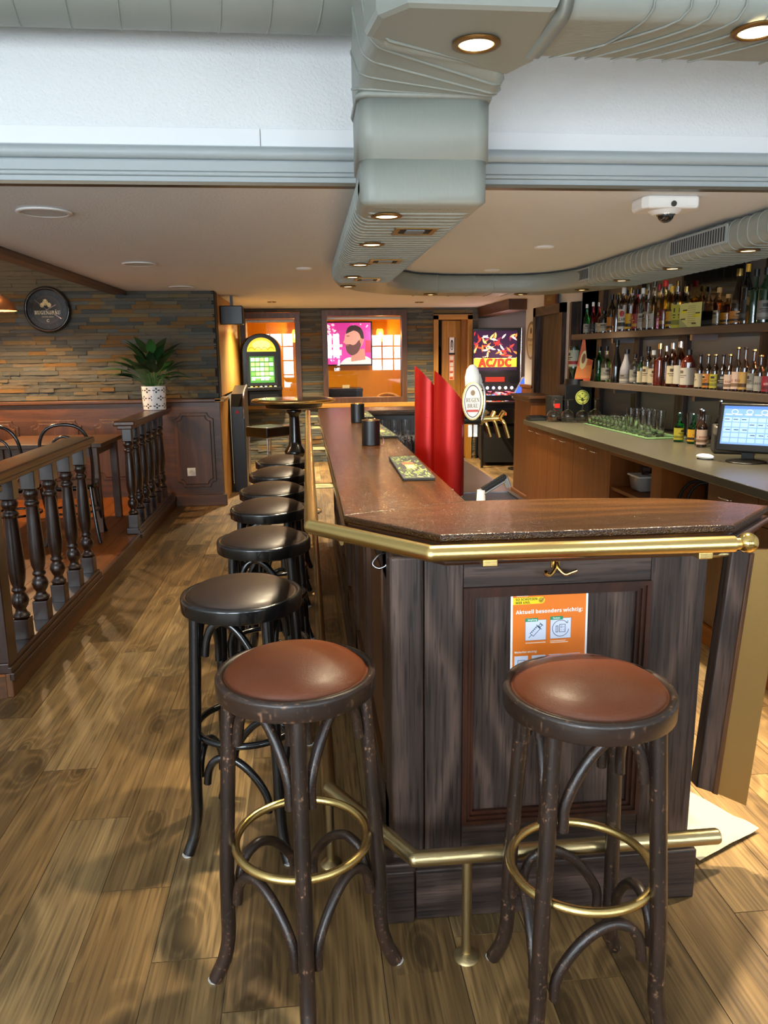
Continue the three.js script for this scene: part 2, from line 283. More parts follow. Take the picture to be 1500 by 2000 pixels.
// ---- back wall with two interior windows and a doorway
const BZ = -11.3;
const W1 = [-0.90, -0.06, 0.86, 2.14], W2 = [0.25, 1.47, 0.86, 2.17];
{
  const w = struct('wall_back', [span(-0.93, 1.86, 0, 0.80, BZ - 0.2, BZ - 0.03), span(-0.06, 0.25, 0.8, CEIL, BZ - 0.2, BZ - 0.03), span(1.47, 1.86, 0.8, CEIL, BZ - 0.2, BZ - 0.03), span(-0.93, 1.86, 2.17, CEIL + 0.02, BZ - 0.2, BZ - 0.03), span(1.86, 2.44, 2.10, CEIL + 0.02, BZ - 0.2, BZ - 0.03), span(2.42, 2.52, 0, CEIL + 0.02, BZ - 0.7, BZ - 0.03)], mortar, 'stone-clad back wall with two interior windows', 'wall');
  stones(w, -0.92, 1.46, 0.0, 0.80, BZ - 0.03, 51, { warm: 1, from: 0.45 });
  stones(w, -0.06, 0.25, 0.80, CEIL - 0.002, BZ - 0.03, 52, { warm: 0.4 });
  stones(w, 1.47, 1.86, 0.80, CEIL - 0.002, BZ - 0.03, 53, { warm: 0.6 });
  stones(w, 1.47, 1.86, 0.0, 0.80, BZ - 0.03, 54, { warm: 0.6, limit: 0 });
  stones(w, -0.92, -0.06, 2.145, CEIL - 0.002, BZ - 0.03, 55); stones(w, 0.25, 1.47, 2.172, CEIL - 0.002, BZ - 0.03, 56);
  stones(w, 1.86, 2.44, 2.12, CEIL - 0.002, BZ - 0.03, 57); stones(w, 2.43, 2.52, 0, CEIL - 0.002, BZ - 0.03, 58);
  [W1, W2].forEach(([a, b, c, d], i) => {
    const f = struct(`window_${i + 1}`, muv(frameGeo(a, b, c, d, 0.075, BZ - 0.16, BZ + 0.03), 'y'), M.panelRed, i ? 'brown-framed interior window with the television behind it' : 'brown-framed interior window beside the slot machine', 'window');
    mesh('pane', span(a + 0.07, b - 0.07, c + 0.07, d - 0.07, BZ - 0.085, BZ - 0.079), M.pane, f);
    mesh('blind_roll', new THREE.CylinderGeometry(0.022, 0.022, b - a - 0.16, 12).rotateZ(Math.PI / 2).translate((a + b) / 2, d - 0.105, BZ - 0.13), M.whitePlastic, f);
  });
  const s = struct('trim_3', muv(span(-0.92, 1.86, 0.795, 0.86, BZ - 0.15, BZ + 0.05, 0.008), 'x'), M.oak, 'orange oak sill running under the interior windows', 'sill');
}
{ // doorway
  const f = struct('door_1', [muv(span(1.86, 1.93, 0, 2.09, BZ - 0.18, BZ + 0.02), 'y'), muv(span(2.36, 2.43, 0, 2.09, BZ - 0.18, BZ + 0.02), 'y'), muv(span(1.86, 2.43, 2.03, 2.10, BZ - 0.18, BZ + 0.02), 'x')], M.oak, 'open oak door in a light oak frame on the back wall', 'door');
  const leaf = mesh('opening_shade_sheet', muv(box(0.30, 2.0, 0.04, 0, 0, 0), 'y'), M.oak, f); leaf.position.set(2.16, 1.02, BZ - 0.19); leaf.rotation.y = 0.12;
  mesh('inner_jamb', muv(span(2.29, 2.36, 0.02, 2.03, BZ - 0.22, BZ - 0.1), 'y'), std({ map: wOak[0], color: 0xe8d6bf, roughness: 0.5 }), f);
  const sign = canvasTex(64, 256, (g, w, h) => { g.fillStyle = '#f2efe6'; g.fillRect(8, 0, 48, 92); g.strokeStyle = '#222'; g.lineWidth = 5; g.beginPath(); g.ellipse(32, 45, 13, 28, 0, 0, 7); g.stroke(); g.fillStyle = '#222'; g.fillRect(27, 18, 10, 42); g.fillStyle = '#e9a06a'; g.fillRect(4, 104, 56, 152); g.fillStyle = '#f4f0e8'; for (const y of [112, 150, 178, 212]) g.fillRect(14, y, 34, 22); g.fillStyle = '#c94a33'; for (const y of [140, 205, 240]) g.fillRect(12, y, 30, 9); });
  const st = mesh('door_sticker', new THREE.PlaneGeometry(0.1, 0.62), std({ map: sign, roughness: 0.6 }), leaf); st.position.set(0, 0.45, 0.0215);
  struct('wall_corridor', [span(1.86, 2.6, 0, 2.3, -13.3, -13.2), span(1.86, 1.9, 0, 2.3, -13.2, BZ - 0.2), span(2.44, 2.6, 0, 2.3, -13.2, -12.05), span(1.86, 2.6, 2.22, 2.3, -13.2, BZ - 0.18)], M.ceil, 'plastered corridor behind the oak door', 'wall');
  const coat = thing('dark_coat', 'dark coat hanging in the doorway left of the oak door', 'coat', [1.99, 0.75, -11.75]);
  mesh('cloth', lathe([[0.09, 0], [0.1, 0.3], [0.09, 0.75], [0.07, 0.86], [0.03, 0.92]], 14), M.blackMatte, coat); mesh('hanger_hook', cyl(0.006, 0.006, 0.06, 0, 0.91, 0), M.steel, coat);
}
// ---- smokers' room behind the glass
struct('wall_smokers_room', [span(-1.5, 1.86, 0, 2.4, -13.85, -13.7), span(-1.5, -1.35, 0, 2.4, -13.7, BZ - 0.2), span(1.78, 1.86, 0, 2.4, -13.7, BZ - 0.2), span(-1.5, 1.86, 2.32, 2.4, -13.7, BZ - 0.2), span(-1.35, -0.9, 0.0, 2.4, BZ - 0.22, BZ - 0.12)], M.orangeWall, 'orange plastered room behind the interior windows', 'wall');
// ---- right side: wall with a dark doorway, alcove with the pinball machine
{
  const w = struct('wall_bar', [span(2.75, 2.9, 0, CEIL + 0.02, -9.63, -9.12), span(2.75, 2.9, 2.0, CEIL + 0.02, -9.12, -8.15), span(2.75, 2.9, 0, CEIL + 0.02, -8.15, -7.55), span(2.75, X1, 0, CEIL, -7.65, -7.55), span(3.25, 3.4, 0, CEIL, -7.55, -3.4), span(2.9, X1, 0, CEIL, -9.63, -9.53)], M.ceil, 'white wall behind the end of the back bar', 'wall');
  mesh('dado', [muv(span(2.72, 2.76, 0, 1.12, -9.66, -9.12), 'y'), muv(span(2.70, 2.78, 1.12, 1.16, -9.68, -9.1, 0.008), 'z')], M.cab, w);
  const d = struct('door_2', [muv(span(2.70, 2.78, 0, 2.06, -9.16, -9.06), 'y'), muv(span(2.70, 2.78, 0, 2.06, -8.2, -8.1), 'y'), muv(span(2.70, 2.78, 1.96, 2.06, -9.16, -8.1), 'z')], M.bar, 'dark framed doorway behind the bar', 'door');
  mesh('opening_shade_sheet', muv(span(2.765, 2.80, 0, 1.98, -9.07, -8.19), 'y'), M.bar, d);  // dark sheet closing the open doorway, stands in for the shade inside
  struct('wall_alcove', [span(2.44, X1, 0, CEIL, -12.05, -11.9)], std({ color: 0xcfc2bc, roughness: 0.9 }), 'pale alcove wall behind the pinball machine', 'wall');
  struct('trim_4', muv(span(2.52, 2.76, CEIL - 0.13, CEIL, -11.9, -9.6), 'z'), M.panelRed, 'brown wooden beam under the ceiling beside the pinball machine', 'beam');
}
// ============================================================ ventilation ducts and their lamps
function ringPts(w, h, r, n = 6) {      // rounded rectangle outline
  const out = []; for (const [sx, sy, a0] of [[1, -1, -90], [1, 1, 0], [-1, 1, 90], [-1, -1, 180]]) for (let k = 0; k <= n; k++) { const a = (a0 + 90 * k / n) * Math.PI / 180; out.push([sx * (w / 2 - r) + r * Math.cos(a), sy * (h / 2 - r) + r * Math.sin(a)]); }
  return out;
}
function loft(frames, cap = true) {     // frames: {c:[x,y,z], u:[..], v:[..], w, h, r}
  const pos = [], uv = [], idx = []; let n = 0, len = 0;
  frames.forEach((f, k) => {
    const ring = ringPts(f.w, f.h, f.r); n = ring.length; if (k) len += V(...f.c).distanceTo(V(...frames[k - 1].c));
    ring.forEach(([a, b], i) => { pos.push(f.c[0] + f.u[0] * a + f.v[0] * b, f.c[1] + f.u[1] * a + f.v[1] * b, f.c[2] + f.u[2] * a + f.v[2] * b); uv.push(i / n * 1.2, len); });
  });
  for (let k = 0; k + 1 < frames.length; k++) for (let i = 0; i < n; i++) { const a = k * n + i, b = k * n + (i + 1) % n, c = a + n, d = b + n; idx.push(a, b, d, a, d, c); }
  if (cap) for (const [k, s] of [[0, 1], [frames.length - 1, -1]]) { const c = pos.length / 3; pos.push(...frames[k].c); uv.push(0, 0); for (let i = 0; i < n; i++) { const a = k * n + i, b = k * n + (i + 1) % n; s > 0 ? idx.push(c, b, a) : idx.push(c, a, b); } }
  const g = new THREE.BufferGeometry(); g.setAttribute('position', new THREE.Float32BufferAttribute(pos, 3)); g.setAttribute('uv', new THREE.Float32BufferAttribute(uv, 2)); g.setIndex(idx); g.computeVertexNormals(); return g;
}
function ribRing(f, t = 0.005) { return new THREE.TubeGeometry(new THREE.CatmullRomCurve3(ringPts(f.w, f.h, f.r, 4).map(([a, b]) => V(f.c[0] + f.u[0] * a + f.v[0] * b, f.c[1] + f.u[1] * a + f.v[1] * b, f.c[2] + f.u[2] * a + f.v[2] * b)), true, 'catmullrom', 0.1), 48, t, 5, true); }
const DB = 2.045, DH = CEIL - DB - 0.010;    // low ducts hang from the low ceiling
{
  const path = [[0.4225, -2.82], [0.4225, -4.3], [0.4225, -5.62], [0.46, -5.95], [0.58, -6.28], [0.80, -6.58], [1.10, -6.74], [1.35, -6.78], [1.75, -6.78], [2.02, -6.70], [2.22, -6.50], [2.33, -6.2], [2.36, -5.9], [2.36, -4.6], [2.36, -3.3]];
  const width = (k) => (k < 7 ? 0.435 : k < 10 ? 0.44 : 0.46);
  const frames = path.map(([x, z], k) => { const a = path[Math.max(0, k - 1)], b = path[Math.min(path.length - 1, k + 1)], d = V(b[0] - a[0], 0, b[1] - a[1]).normalize(); return { c: [x, DB + DH / 2, z], u: [-d.z, 0, d.x], v: [0, 1, 0], w: width(k), h: DH, r: 0.055 }; });
  const t = thing('bar_duct', 'grey ribbed duct running round above the bar under the low ceiling', 'duct', [0, 0, 0]);
  mesh('duct_body', loft(frames), M.grey, t);
  const curve = new THREE.CatmullRomCurve3(path.map(([x, z]) => V(x, 0, z)), false, 'catmullrom', 0.3);
  const straight = ribRing({ c: [0, 0, 0], u: [1, 0, 0], v: [0, 1, 0], w: 0.436, h: DH, r: 0.055 }), wide = ribRing({ c: [0, 0, 0], u: [1, 0, 0], v: [0, 1, 0], w: 0.462, h: DH, r: 0.055 });
  for (let z = -2.9; z > -5.6; z -= 0.072) { const m = mesh('rib', straight, M.grey, t); m.position.set(0.4225, DB + DH / 2, z); }
  for (let z = -5.9; z < -3.35; z += 0.085) { const m = mesh('rib', wide, M.grey, t); m.position.set(2.36, DB + DH / 2, z); }
  for (let x = 0.95; x < 2.0; x += 0.16) { const m = mesh('rib', straight, M.grey, t); m.position.set(x, DB + DH / 2, x < 1.2 ? -6.72 : -6.78); m.rotation.y = Math.PI / 2; }
  // extract vents in the underside of the duct
  [[0.46, -3.28, 'nearest'], [0.445, -4.32, 'middle'], [0.43, -5.35, 'farthest']].forEach(([x, z, w]) => {
    const v = thing('air_vent', `small brass-framed air vent under the long duct, ${w} of three`, 'vent', [x, DB, z], 0, 'brass vents under the duct');
    mesh('frame', frameGeo(-0.085, 0.085, -0.085, 0.085, 0.02, 0, 0.008).rotateX(Math.PI / 2), M.lampRing, v);
    mesh('grille', box(0.13, 0.004, 0.13, 0, -0.003, 0), M.blackMatte, v); mesh('louvre', box(0.075, 0.006, 0.08, 0, -0.007, 0), std({ color: 0x6b767c, roughness: 0.5 }), v);
  });
  [[-4.18, 0.62, 'near'], [-6.02, 0.42, 'far']].forEach(([z, L, w]) => {
    const v = thing('side_grille', `slotted grey air grille in the side of the duct above the bottles, ${w} one`, 'vent', [2.128, 2.125, z], 0, 'slotted duct grilles');
    mesh('frame', box(0.008, 0.092, L), M.greyTrim, v); for (let k = 0; k < L / 0.026 - 1; k++) mesh('slot', box(0.004, 0.07, 0.011, -0.005, 0, -L / 2 + 0.026 + k * 0.026), std({ color: 0x3c4042, roughness: 0.8 }), v);
  });
  const N5 = ['nearest', 'second', 'third', 'fourth', 'farthest'];
  [[0.31, -2.93], [0.318, -3.66], [0.32, -4.46], [0.32, -5.16], [0.33, -5.86]].forEach(([x, z], k) => downlight(x, DB, z, `warm downlight under the long bar duct, ${N5[k]} of five`, { power: 10, cone: 0.95 }));
  [[1.07, -6.66, 'left'], [1.86, -6.70, 'right']].forEach(([x, z, w]) => downlight(x, DB, z, `warm downlight under the cross duct at the far end, ${w} one`, { power: 13 }));
  [[2.24, -6.25, 'farthest'], [2.24, -5.45, 'third'], [2.24, -4.68, 'second'], [2.24, -3.86, 'nearest']].forEach(([x, z, w]) => downlight(x, DB, z, `warm downlight above the back bar counter, ${w} of four`, { power: 11, cone: 1.0 }));
  downlight(-0.388, CEIL, -9.9, 'warm downlight in the far ceiling above the slot machine side', { power: 50, cone: 1.2 }); downlight(1.476, CEIL, -10.1, 'warm downlight in the far ceiling near the oak door', { power: 50, cone: 1.2 });
}
{ // the big duct in front of the white beam
  const t = thing('header_duct', 'large grey duct dropping in front of the white beam', 'duct', [0, 0, 0]);
  const drop = [2.062, 2.10, 2.20].map((y) => ({ c: [0.4225, y, -2.89], u: [1, 0, 0], v: [0, 0, -1], w: 0.435, h: 0.30, r: 0.05 }));
  mesh('lower_drop', loft([{ c: [0.4225, 2.046, -2.89], u: [1, 0, 0], v: [0, 0, -1], w: 0.395, h: 0.26, r: 0.03 }, ...drop]), M.grey, t);
  const up = [2.19, 2.30, 2.385].map((y) => ({ c: [0.4225, y, -2.89], u: [1, 0, 0], v: [0, 0, -1], w: 0.447, h: 0.312, r: 0.05 }));
  mesh('upper_drop', loft(up), M.grey, t);
  mesh('collar', loft([2.375, 2.388, 2.40].map((y, k) => ({ c: [0.4225, y, -2.89], u: [1, 0, 0], v: [0, 0, -1], w: 0.452 + (k === 1 ? 0.012 : 0), h: 0.318 + (k === 1 ? 0.012 : 0), r: 0.05 }))), M.grey, t);
  const elbow = []; for (let k = 0; k <= 5; k++) {
    const s = k / 5, v = V(0.1 * s, -Math.sin(s * 1.45), Math.cos(s * 1.45)).normalize(), u = V(1, 0, -0.6 * s); u.addScaledVector(v, -u.dot(v)).normalize();
    const e = V(0.4225 + 0.02 * s, 2.385 + 0.018 * Math.sin(s * 1.57), -2.74 + 0.30 * (1 - Math.cos(s * 1.57))), c = e.clone().addScaledVector(v, -0.155);
    elbow.push({ c: c.toArray(), u: u.toArray(), v: v.clone().negate().toArray(), w: 0.44 + 0.07 * s, h: 0.31, r: 0.05 });
  }
  const el = mesh('elbow', loft(elbow), M.grey, t); for (const k of [1, 2, 3, 4, 5]) mesh('seam', ribRing(elbow[k], 0.005), M.grey, el);
  mesh('corner_box', slab([[0.19, -2.33], [0.21, -2.19], [0.28, -2.11], [0.67, -2.11], [0.715, -2.48], [0.66, -2.60]], 2.402, 2.66, 0.02), M.grey, t);
  mesh('long_run', loft([0.70, 2.2, X1 - 0.01].map((x) => ({ c: [x, 2.535, -2.305], u: [0, 0, 1], v: [0, 1, 0], w: 0.35, h: 0.26, r: 0.06 }))), M.grey, t);
  mesh('joint_band', loft([0.672, 0.715].map((x) => ({ c: [x, 2.535, -2.305], u: [0, 0, 1], v: [0, 1, 0], w: 0.362, h: 0.272, r: 0.06 }))), M.grey, t);
  for (const [x, s] of [[0.88, 0.05], [0.89, 0.14], [0.98, 0.12], [1.06, 0.12], [1.14, 0.12], [1.22, 0.12], [1.30, 0.12], [1.43, 0.02], [1.7, 0.1], [2.0, 0.1]]) mesh('seam', tube([[x + s, 2.62, -2.128], [x + s, 2.46, -2.128], [x + s * 0.9, 2.408, -2.165], [x, 2.402, -2.31], [x - s, 2.406, -2.45]], 0.0035, 16, 5), M.grey, t);
  downlight(0.504, 2.401, -2.331, 'warm downlight in the corner of the large duct', { r: 0.05, power: 42, cone: 0.6 });
  downlight(1.253, 2.404, -2.20, 'warm downlight in the long run of the large duct at the right edge', { r: 0.05, power: 42, cone: 0.6 });
  downlight(2.1, 2.404, -2.20, 'warm downlight in the large duct beyond the right edge', { r: 0.05, power: 42, cone: 0.6 });
}
{
  const t = thing('spiral_duct', 'round grey spiral-seamed duct along the top of the white beam', 'duct', [0, 2.849, -2.95]);
  mesh('pipe', new THREE.CylinderGeometry(0.2, 0.2, 4.86, 48).rotateZ(Math.PI / 2).translate(-2.17, 0, 0), M.grey, t);
  for (let x = -2.4; x < 0.2; x += 0.165) { const m = mesh('seam', new THREE.TorusGeometry(0.2, 0.0035, 6, 48), M.grey, t); m.rotation.y = Math.PI / 2 + 0.16; m.position.x = x; m.scale.set(1.012, 1, 1); }
}
// ---- small things on the low ceiling
[[-1.149, -3.80, 'nearest'], [-1.145, -5.82, 'middle'], [-1.145, -7.72, 'farthest']].forEach(([x, z, w]) => { const t = thing('ceiling_speaker', `flat round white ceiling loudspeaker over the aisle, ${w} of three`, 'speaker', [x, CEIL, z], 0, 'round ceiling loudspeakers'); mesh('rim', lathe([[0.098, 0], [0.118, -0.002], [0.12, -0.010], [0.1, -0.012], [0.098, -0.004]], 40), M.whitePlastic, t); mesh('grille', cyl(0.099, 0.099, 0.006, 0, -0.009, 0, 40), std({ color: 0xc9c9c6, roughness: 0.7, bumpMap: fine, bumpScale: 0.001 }), t); });
[[0.014, -6.15, 'left of the long duct'], [1.517, -4.95, 'right of the long duct, near one'], [1.509, -6.3, 'right of the long duct, far one']].forEach(([x, z, w]) => { const t = thing('smoke_detector', `small flat white ceiling sensor ${w}`, 'sensor', [x, CEIL, z], 0, 'flat ceiling sensors'); mesh('body', lathe([[0, -0.018], [0.05, -0.016], [0.062, -0.006], [0.064, 0]], 28), M.whitePlastic, t); });
{
  const t = thing('dome_camera', 'white ceiling camera unit with a dark dome near the beam', 'camera', [1.587, CEIL, -3.42]);
  mesh('housing', slab([[-0.13, -0.05], [-0.11, -0.08], [0.11, -0.08], [0.13, -0.05], [0.13, 0.05], [0.11, 0.08], [-0.11, 0.08], [-0.13, 0.05]], -0.052, 0, 0.012), M.whitePlastic, t);
  mesh('neck', cyl(0.05, 0.075, 0.02, 0, -0.068, 0), M.whitePlastic, t); mesh('dome', new THREE.SphereGeometry(0.036, 24, 14, 0, 7, Math.PI / 2, Math.PI / 2).translate(0, -0.066, 0.01), M.blackGloss, t); mesh('lens', cyl(0.012, 0.012, 0.006, 0, 0, 0).rotateX(Math.PI / 2).translate(0, -0.035, 0.079), M.blackGloss, t); mesh('dome_ring', new THREE.TorusGeometry(0.037, 0.004, 8, 28).rotateX(Math.PI / 2).translate(0, -0.068, 0.01), M.chrome, t);
}
// ============================================================ the bar
{
  const t = thing('bar_counter', 'dark oak bar counter with varnished top and moulded edge', 'bar counter', [0, 0, 0]);
  const inset = (P, d) => P;   // (edges are given explicitly)
  // tops: front arm and long arm meet on a mitre
  const front = [[0.092, -2.06], [0.311, -1.788], [1.060, -1.788], [1.285, -2.005], [1.147, -2.124], [1.025, -2.17], [0.757, -2.208], [0.461, -2.212]];
  const long_ = [[0.092, -2.06], [0.461, -2.212], [0.465, -6.02], [0.090, -6.30]];
  const far = [[0.090, -6.30], [0.465, -6.02], [1.10, -6.02], [1.10, -6.38], [0.20, -6.42]];
  mesh('front_top', muv(slab(front, 1.099, 1.12, 0.005), 'x'), M.top, t); mesh('long_top', muv(slab(long_, 1.099, 1.12, 0.003), 'z'), M.top, t); mesh('far_top', muv(slab(far, 1.099, 1.12, 0.003), 'x', 0.2), M.top, t);
  const off = (d) => [[0.092 + d, -2.06 - d * 0.45], [0.311 + d * 0.5, -1.788 - d], [1.060 - d * 0.4, -1.788 - d], [1.285 - d * 1.4, -2.005], [1.147 - d, -2.12], [0.461, -2.205], [0.461, -6.2], [0.092 + d, -6.29]];
  mesh('edge_moulding', [muv(slab(off(0.012), 1.088, 1.104, 0.003), 'x'), muv(slab(off(-0.006), 1.070, 1.091, 0.008), 'x'), muv(slab(off(0.014), 1.050, 1.073, 0.008), 'x'), muv(slab(off(0.036), 1.03, 1.053, 0.008), 'x')], M.topEdge, t);
  // carcass
  mesh('carcass', [muv(span(0.225, 1.03, 0.1, 1.04, -2.14, -1.905), 'y'), muv(span(0.225, 0.43, 0.1, 1.04, -6.25, -2.1), 'y'), muv(span(0.225, 1.05, 0.1, 1.08, -6.36, -6.18), 'y')], M.bar, t);
  // front: stiles, rails, panel
  const F = -1.88;
  mesh('corner_post', muv(span(0.198, 0.285, 0.10, 1.045, -1.99, F, 0.01), 'y'), M.bar, t);
  mesh('stile', muv(span(0.287, 0.388, 0.10, 1.04, F - 0.03, F, 0.002), 'y', 0.2), M.bar, t); mesh('stile', muv(span(0.893, 1.047, 0.10, 1.04, F - 0.03, F, 0.002), 'y', 0.42, 0.6), M.bar, t);
  mesh('top_rail', muv(span(0.389, 0.892, 0.955, 1.04, F - 0.03, F, 0.002), 'x'), M.bar, t); mesh('bottom_rail', muv(span(0.389, 0.892, 0.10, 0.275, F - 0.03, F, 0.002), 'x', 0.3, 0.5), M.bar, t);
  mesh('front_panel', muv(span(0.39, 0.891, 0.28, 0.952, F - 0.03, F - 0.018), 'y', 0.1, 0.3), M.bar, t);
  mesh('panel_moulding', [muv(frameGeo(0.388, 0.893, 0.274, 0.956, 0.012, F - 0.02, F + 0.010), 'y'), muv(frameGeo(0.400, 0.881, 0.286, 0.944, 0.010, F - 0.02, F + 0.002), 'y'), muv(frameGeo(0.410, 0.871, 0.296, 0.934, 0.010, F - 0.02, F - 0.007), 'y')], M.moulding, t);
  mesh('plinth', muv(span(0.258, 1.068, 0, 0.155, -2.0, F + 0.022, 0.005), 'x'), M.bar, t); mesh('plinth_cap', muv(span(0.252, 1.06, 0.15, 0.175, -2.0, F + 0.012, 0.006), 'x'), M.bar, t);
  mesh('post_plinth', muv(span(0.176, 0.254, 0, 0.16, -2.0, F + 0.03, 0.005), 'x', 0.3), M.bar, t); mesh('post_cap', muv(span(0.172, 0.258, 0.15, 0.185, -2.0, F + 0.028, 0.008), 'x'), M.bar, t);
  mesh('right_side', muv(span(1.03, 1.047, 0.1, 1.04, -2.14, F - 0.004), 'y', 0.35), M.bar, t);
  // left flank: frame and panels between fluted pilasters
  for (let k = 0; k < 6; k++) {
    const z1 = -2.0 - k * 0.7, z0 = z1 - 0.7;
    mesh('flank_stile', muv(span(0.2, 0.226, 0.1, 1.04, z1 - 0.1, z1, 0.003), 'y', k * 0.2), M.bar, t);
    const pm = mesh('flank_moulding', muv(frameGeo(-0.29, 0.29, 0.28, 0.95, 0.022, 0, 0.018).rotateY(-Math.PI / 2).translate(0.214, 0, (z0 + z1) / 2 - 0.05), 'y'), M.panelRed, t);
    mesh('flank_panel', muv(span(0.212, 0.226, 0.29, 0.94, z0 + 0.02, z1 - 0.12), 'y', k * 0.3), M.panelRed, t);
  }
  mesh('flank_rails', [muv(span(0.2, 0.226, 0.95, 1.04, -6.25, -2.0), 'z'), muv(span(0.2, 0.226, 0.1, 0.28, -6.25, -2.0), 'z')], M.bar, t); mesh('flank_plinth', muv(span(0.18, 0.24, 0, 0.15, -6.3, -2.0, 0.005), 'z'), M.bar, t);
  mesh('far_inner_face', span(0.46, 1.09, 0.86, 1.075, -6.19, -6.03), M.black, t);
}
// service bench behind the bar
{
  const t = thing('service_bench', 'steel-topped service bench behind the red tap towers', 'bench', [0, 0, 0]);
  mesh('bench_body', span(0.435, 0.90, 0, 0.87, -6.0, -2.24), M.blackMatte, t);
  mesh('steel_top', span(0.432, 0.97, 0.87, 0.90, -6.0, -2.24, 0.006), M.steel, t);
  const d = mesh('drip_tray', frameGeo(-0.15, 0.15, -0.3, 0.3, 0.012, 0, 0.012).rotateX(-Math.PI / 2).translate(0.79, 0.899, -3.2), M.steel, t);
  for (let k = 0; k < 24; k++) mesh('grid_bar', box(0.28, 0.006, 0.008, 0.79, 0.905, -3.48 + k * 0.0245), M.steel, d);
}
// brass hand rail
{
  const t = thing('hand_rail', 'brass hand rail around the edge of the bar top', 'rail', [0, 1.088, 0]);
  const r = 0.0205, a = [0.006, 0, -6.4], b = [0.002, 0, -2.07], c = [0.282, 0, -1.735], d = [1.022, 0, -1.722];
  mesh('long_tube', rod(a, b, r, 22), M.brass, t); mesh('corner_tube', rod(b, c, r, 22), M.brass, t); mesh('front_tube', rod(c, d, r, 22), M.brass, t);
  mesh('elbow', new THREE.SphereGeometry(r, 20, 12).translate(...b), M.brass, t); mesh('elbow', new THREE.SphereGeometry(r, 20, 12).translate(...c), M.brass, t);
  mesh('end_cone', rod(d, [1.036, 0, -1.722], 0.015, 18), M.brass, t); mesh('ball_finial', new THREE.SphereGeometry(0.0255, 28, 18).translate(1.058, 0.002, -1.722), M.gold, t);
  for (const [x, z, dx, dz] of [[0.42, -1.732, 0, 1], [0.95, -1.724, 0, 1], [0.08, -1.985, 0, 0], [0.005, -2.9, 1, 0], [0.005, -4.1, 1, 0], [0.005, -5.3, 1, 0], [0.006, -6.3, 1, 0]])
    mesh('bracket', dz ? span(x - 0.018, x + 0.018, -0.034, -0.017, z - 0.10, z + 0.010, 0.003) : dx ? span(x - 0.01, x + 0.12, -0.034, -0.017, z - 0.018, z + 0.018, 0.003) : rod([x, -0.026, z], [x + 0.09, -0.026, z - 0.07], 0.009), M.brass, t);
}
// brass foot rail on floor posts
{
  const t = thing('foot_rail', 'tarnished brass foot rail standing along the foot of the bar', 'rail', [0, 0, 0]);
  const h = 0.30, r = 0.0205, a = [0.03, h, -6.3], b = [0.03, h, -2.06], c = [0.236, h, -1.712], d = [1.035, h, -1.712];
  for (const [p, q] of [[a, b], [b, c], [c, d]]) mesh('tube', rod(p, q, r, 20), M.oldBrass, t);
  for (const p of [b, c]) mesh('elbow', new THREE.SphereGeometry(r, 18, 12).translate(...p), M.oldBrass, t);
  mesh('end_cap', rod(d, [1.04, h, -1.712], r * 0.9), M.oldBrass, t);
  for (const [x, z] of [[0.370, -1.712], [0.03, -2.13], [0.03, -3.5], [0.03, -4.9], [0.03, -6.2]]) { const p = mesh('post', cyl(0.013, 0.013, h - 0.01, x, 0.004, z, 16), M.oldBrass, t); mesh('flange', lathe([[0.034, 0], [0.033, 0.006], [0.02, 0.013], [0.013, 0.016]], 24).translate(x, 0, z), M.oldBrass, p); }
}
// coat hooks
{
  const t = thing('coat_hook', 'brass double coat hook on the bar front above the orange poster', 'hook', [0.63, 1.03, -1.88]);
  mesh('plate', span(-0.012, 0.012, -0.03, 0.01, 0, 0.006, 0.003), M.gold, t);
  for (const s of [-1, 1]) mesh('prong', tube([[0, -0.01, 0.004], [s * 0.006, -0.03, 0.016], [s * 0.02, -0.042, 0.024], [s * 0.035, -0.036, 0.03], [s * (s > 0 ? 0.048 : 0.034), -0.03, 0.034]], 0.005, 18, 8), M.gold, t);
  const c = thing('coat_hook', 'curved chrome hook under the bar edge at the left corner', 'hook', [0.2, 1.02, -2.02]);
  mesh('wire', tube([[0.0, 0.0, 0], [-0.02, -0.006, 0.006], [-0.036, -0.026, 0.012], [-0.02, -0.038, 0.018], [0, -0.03, 0.02], [0.007, -0.012, 0.02]], 0.0032, 24, 8), M.steel, c);
}
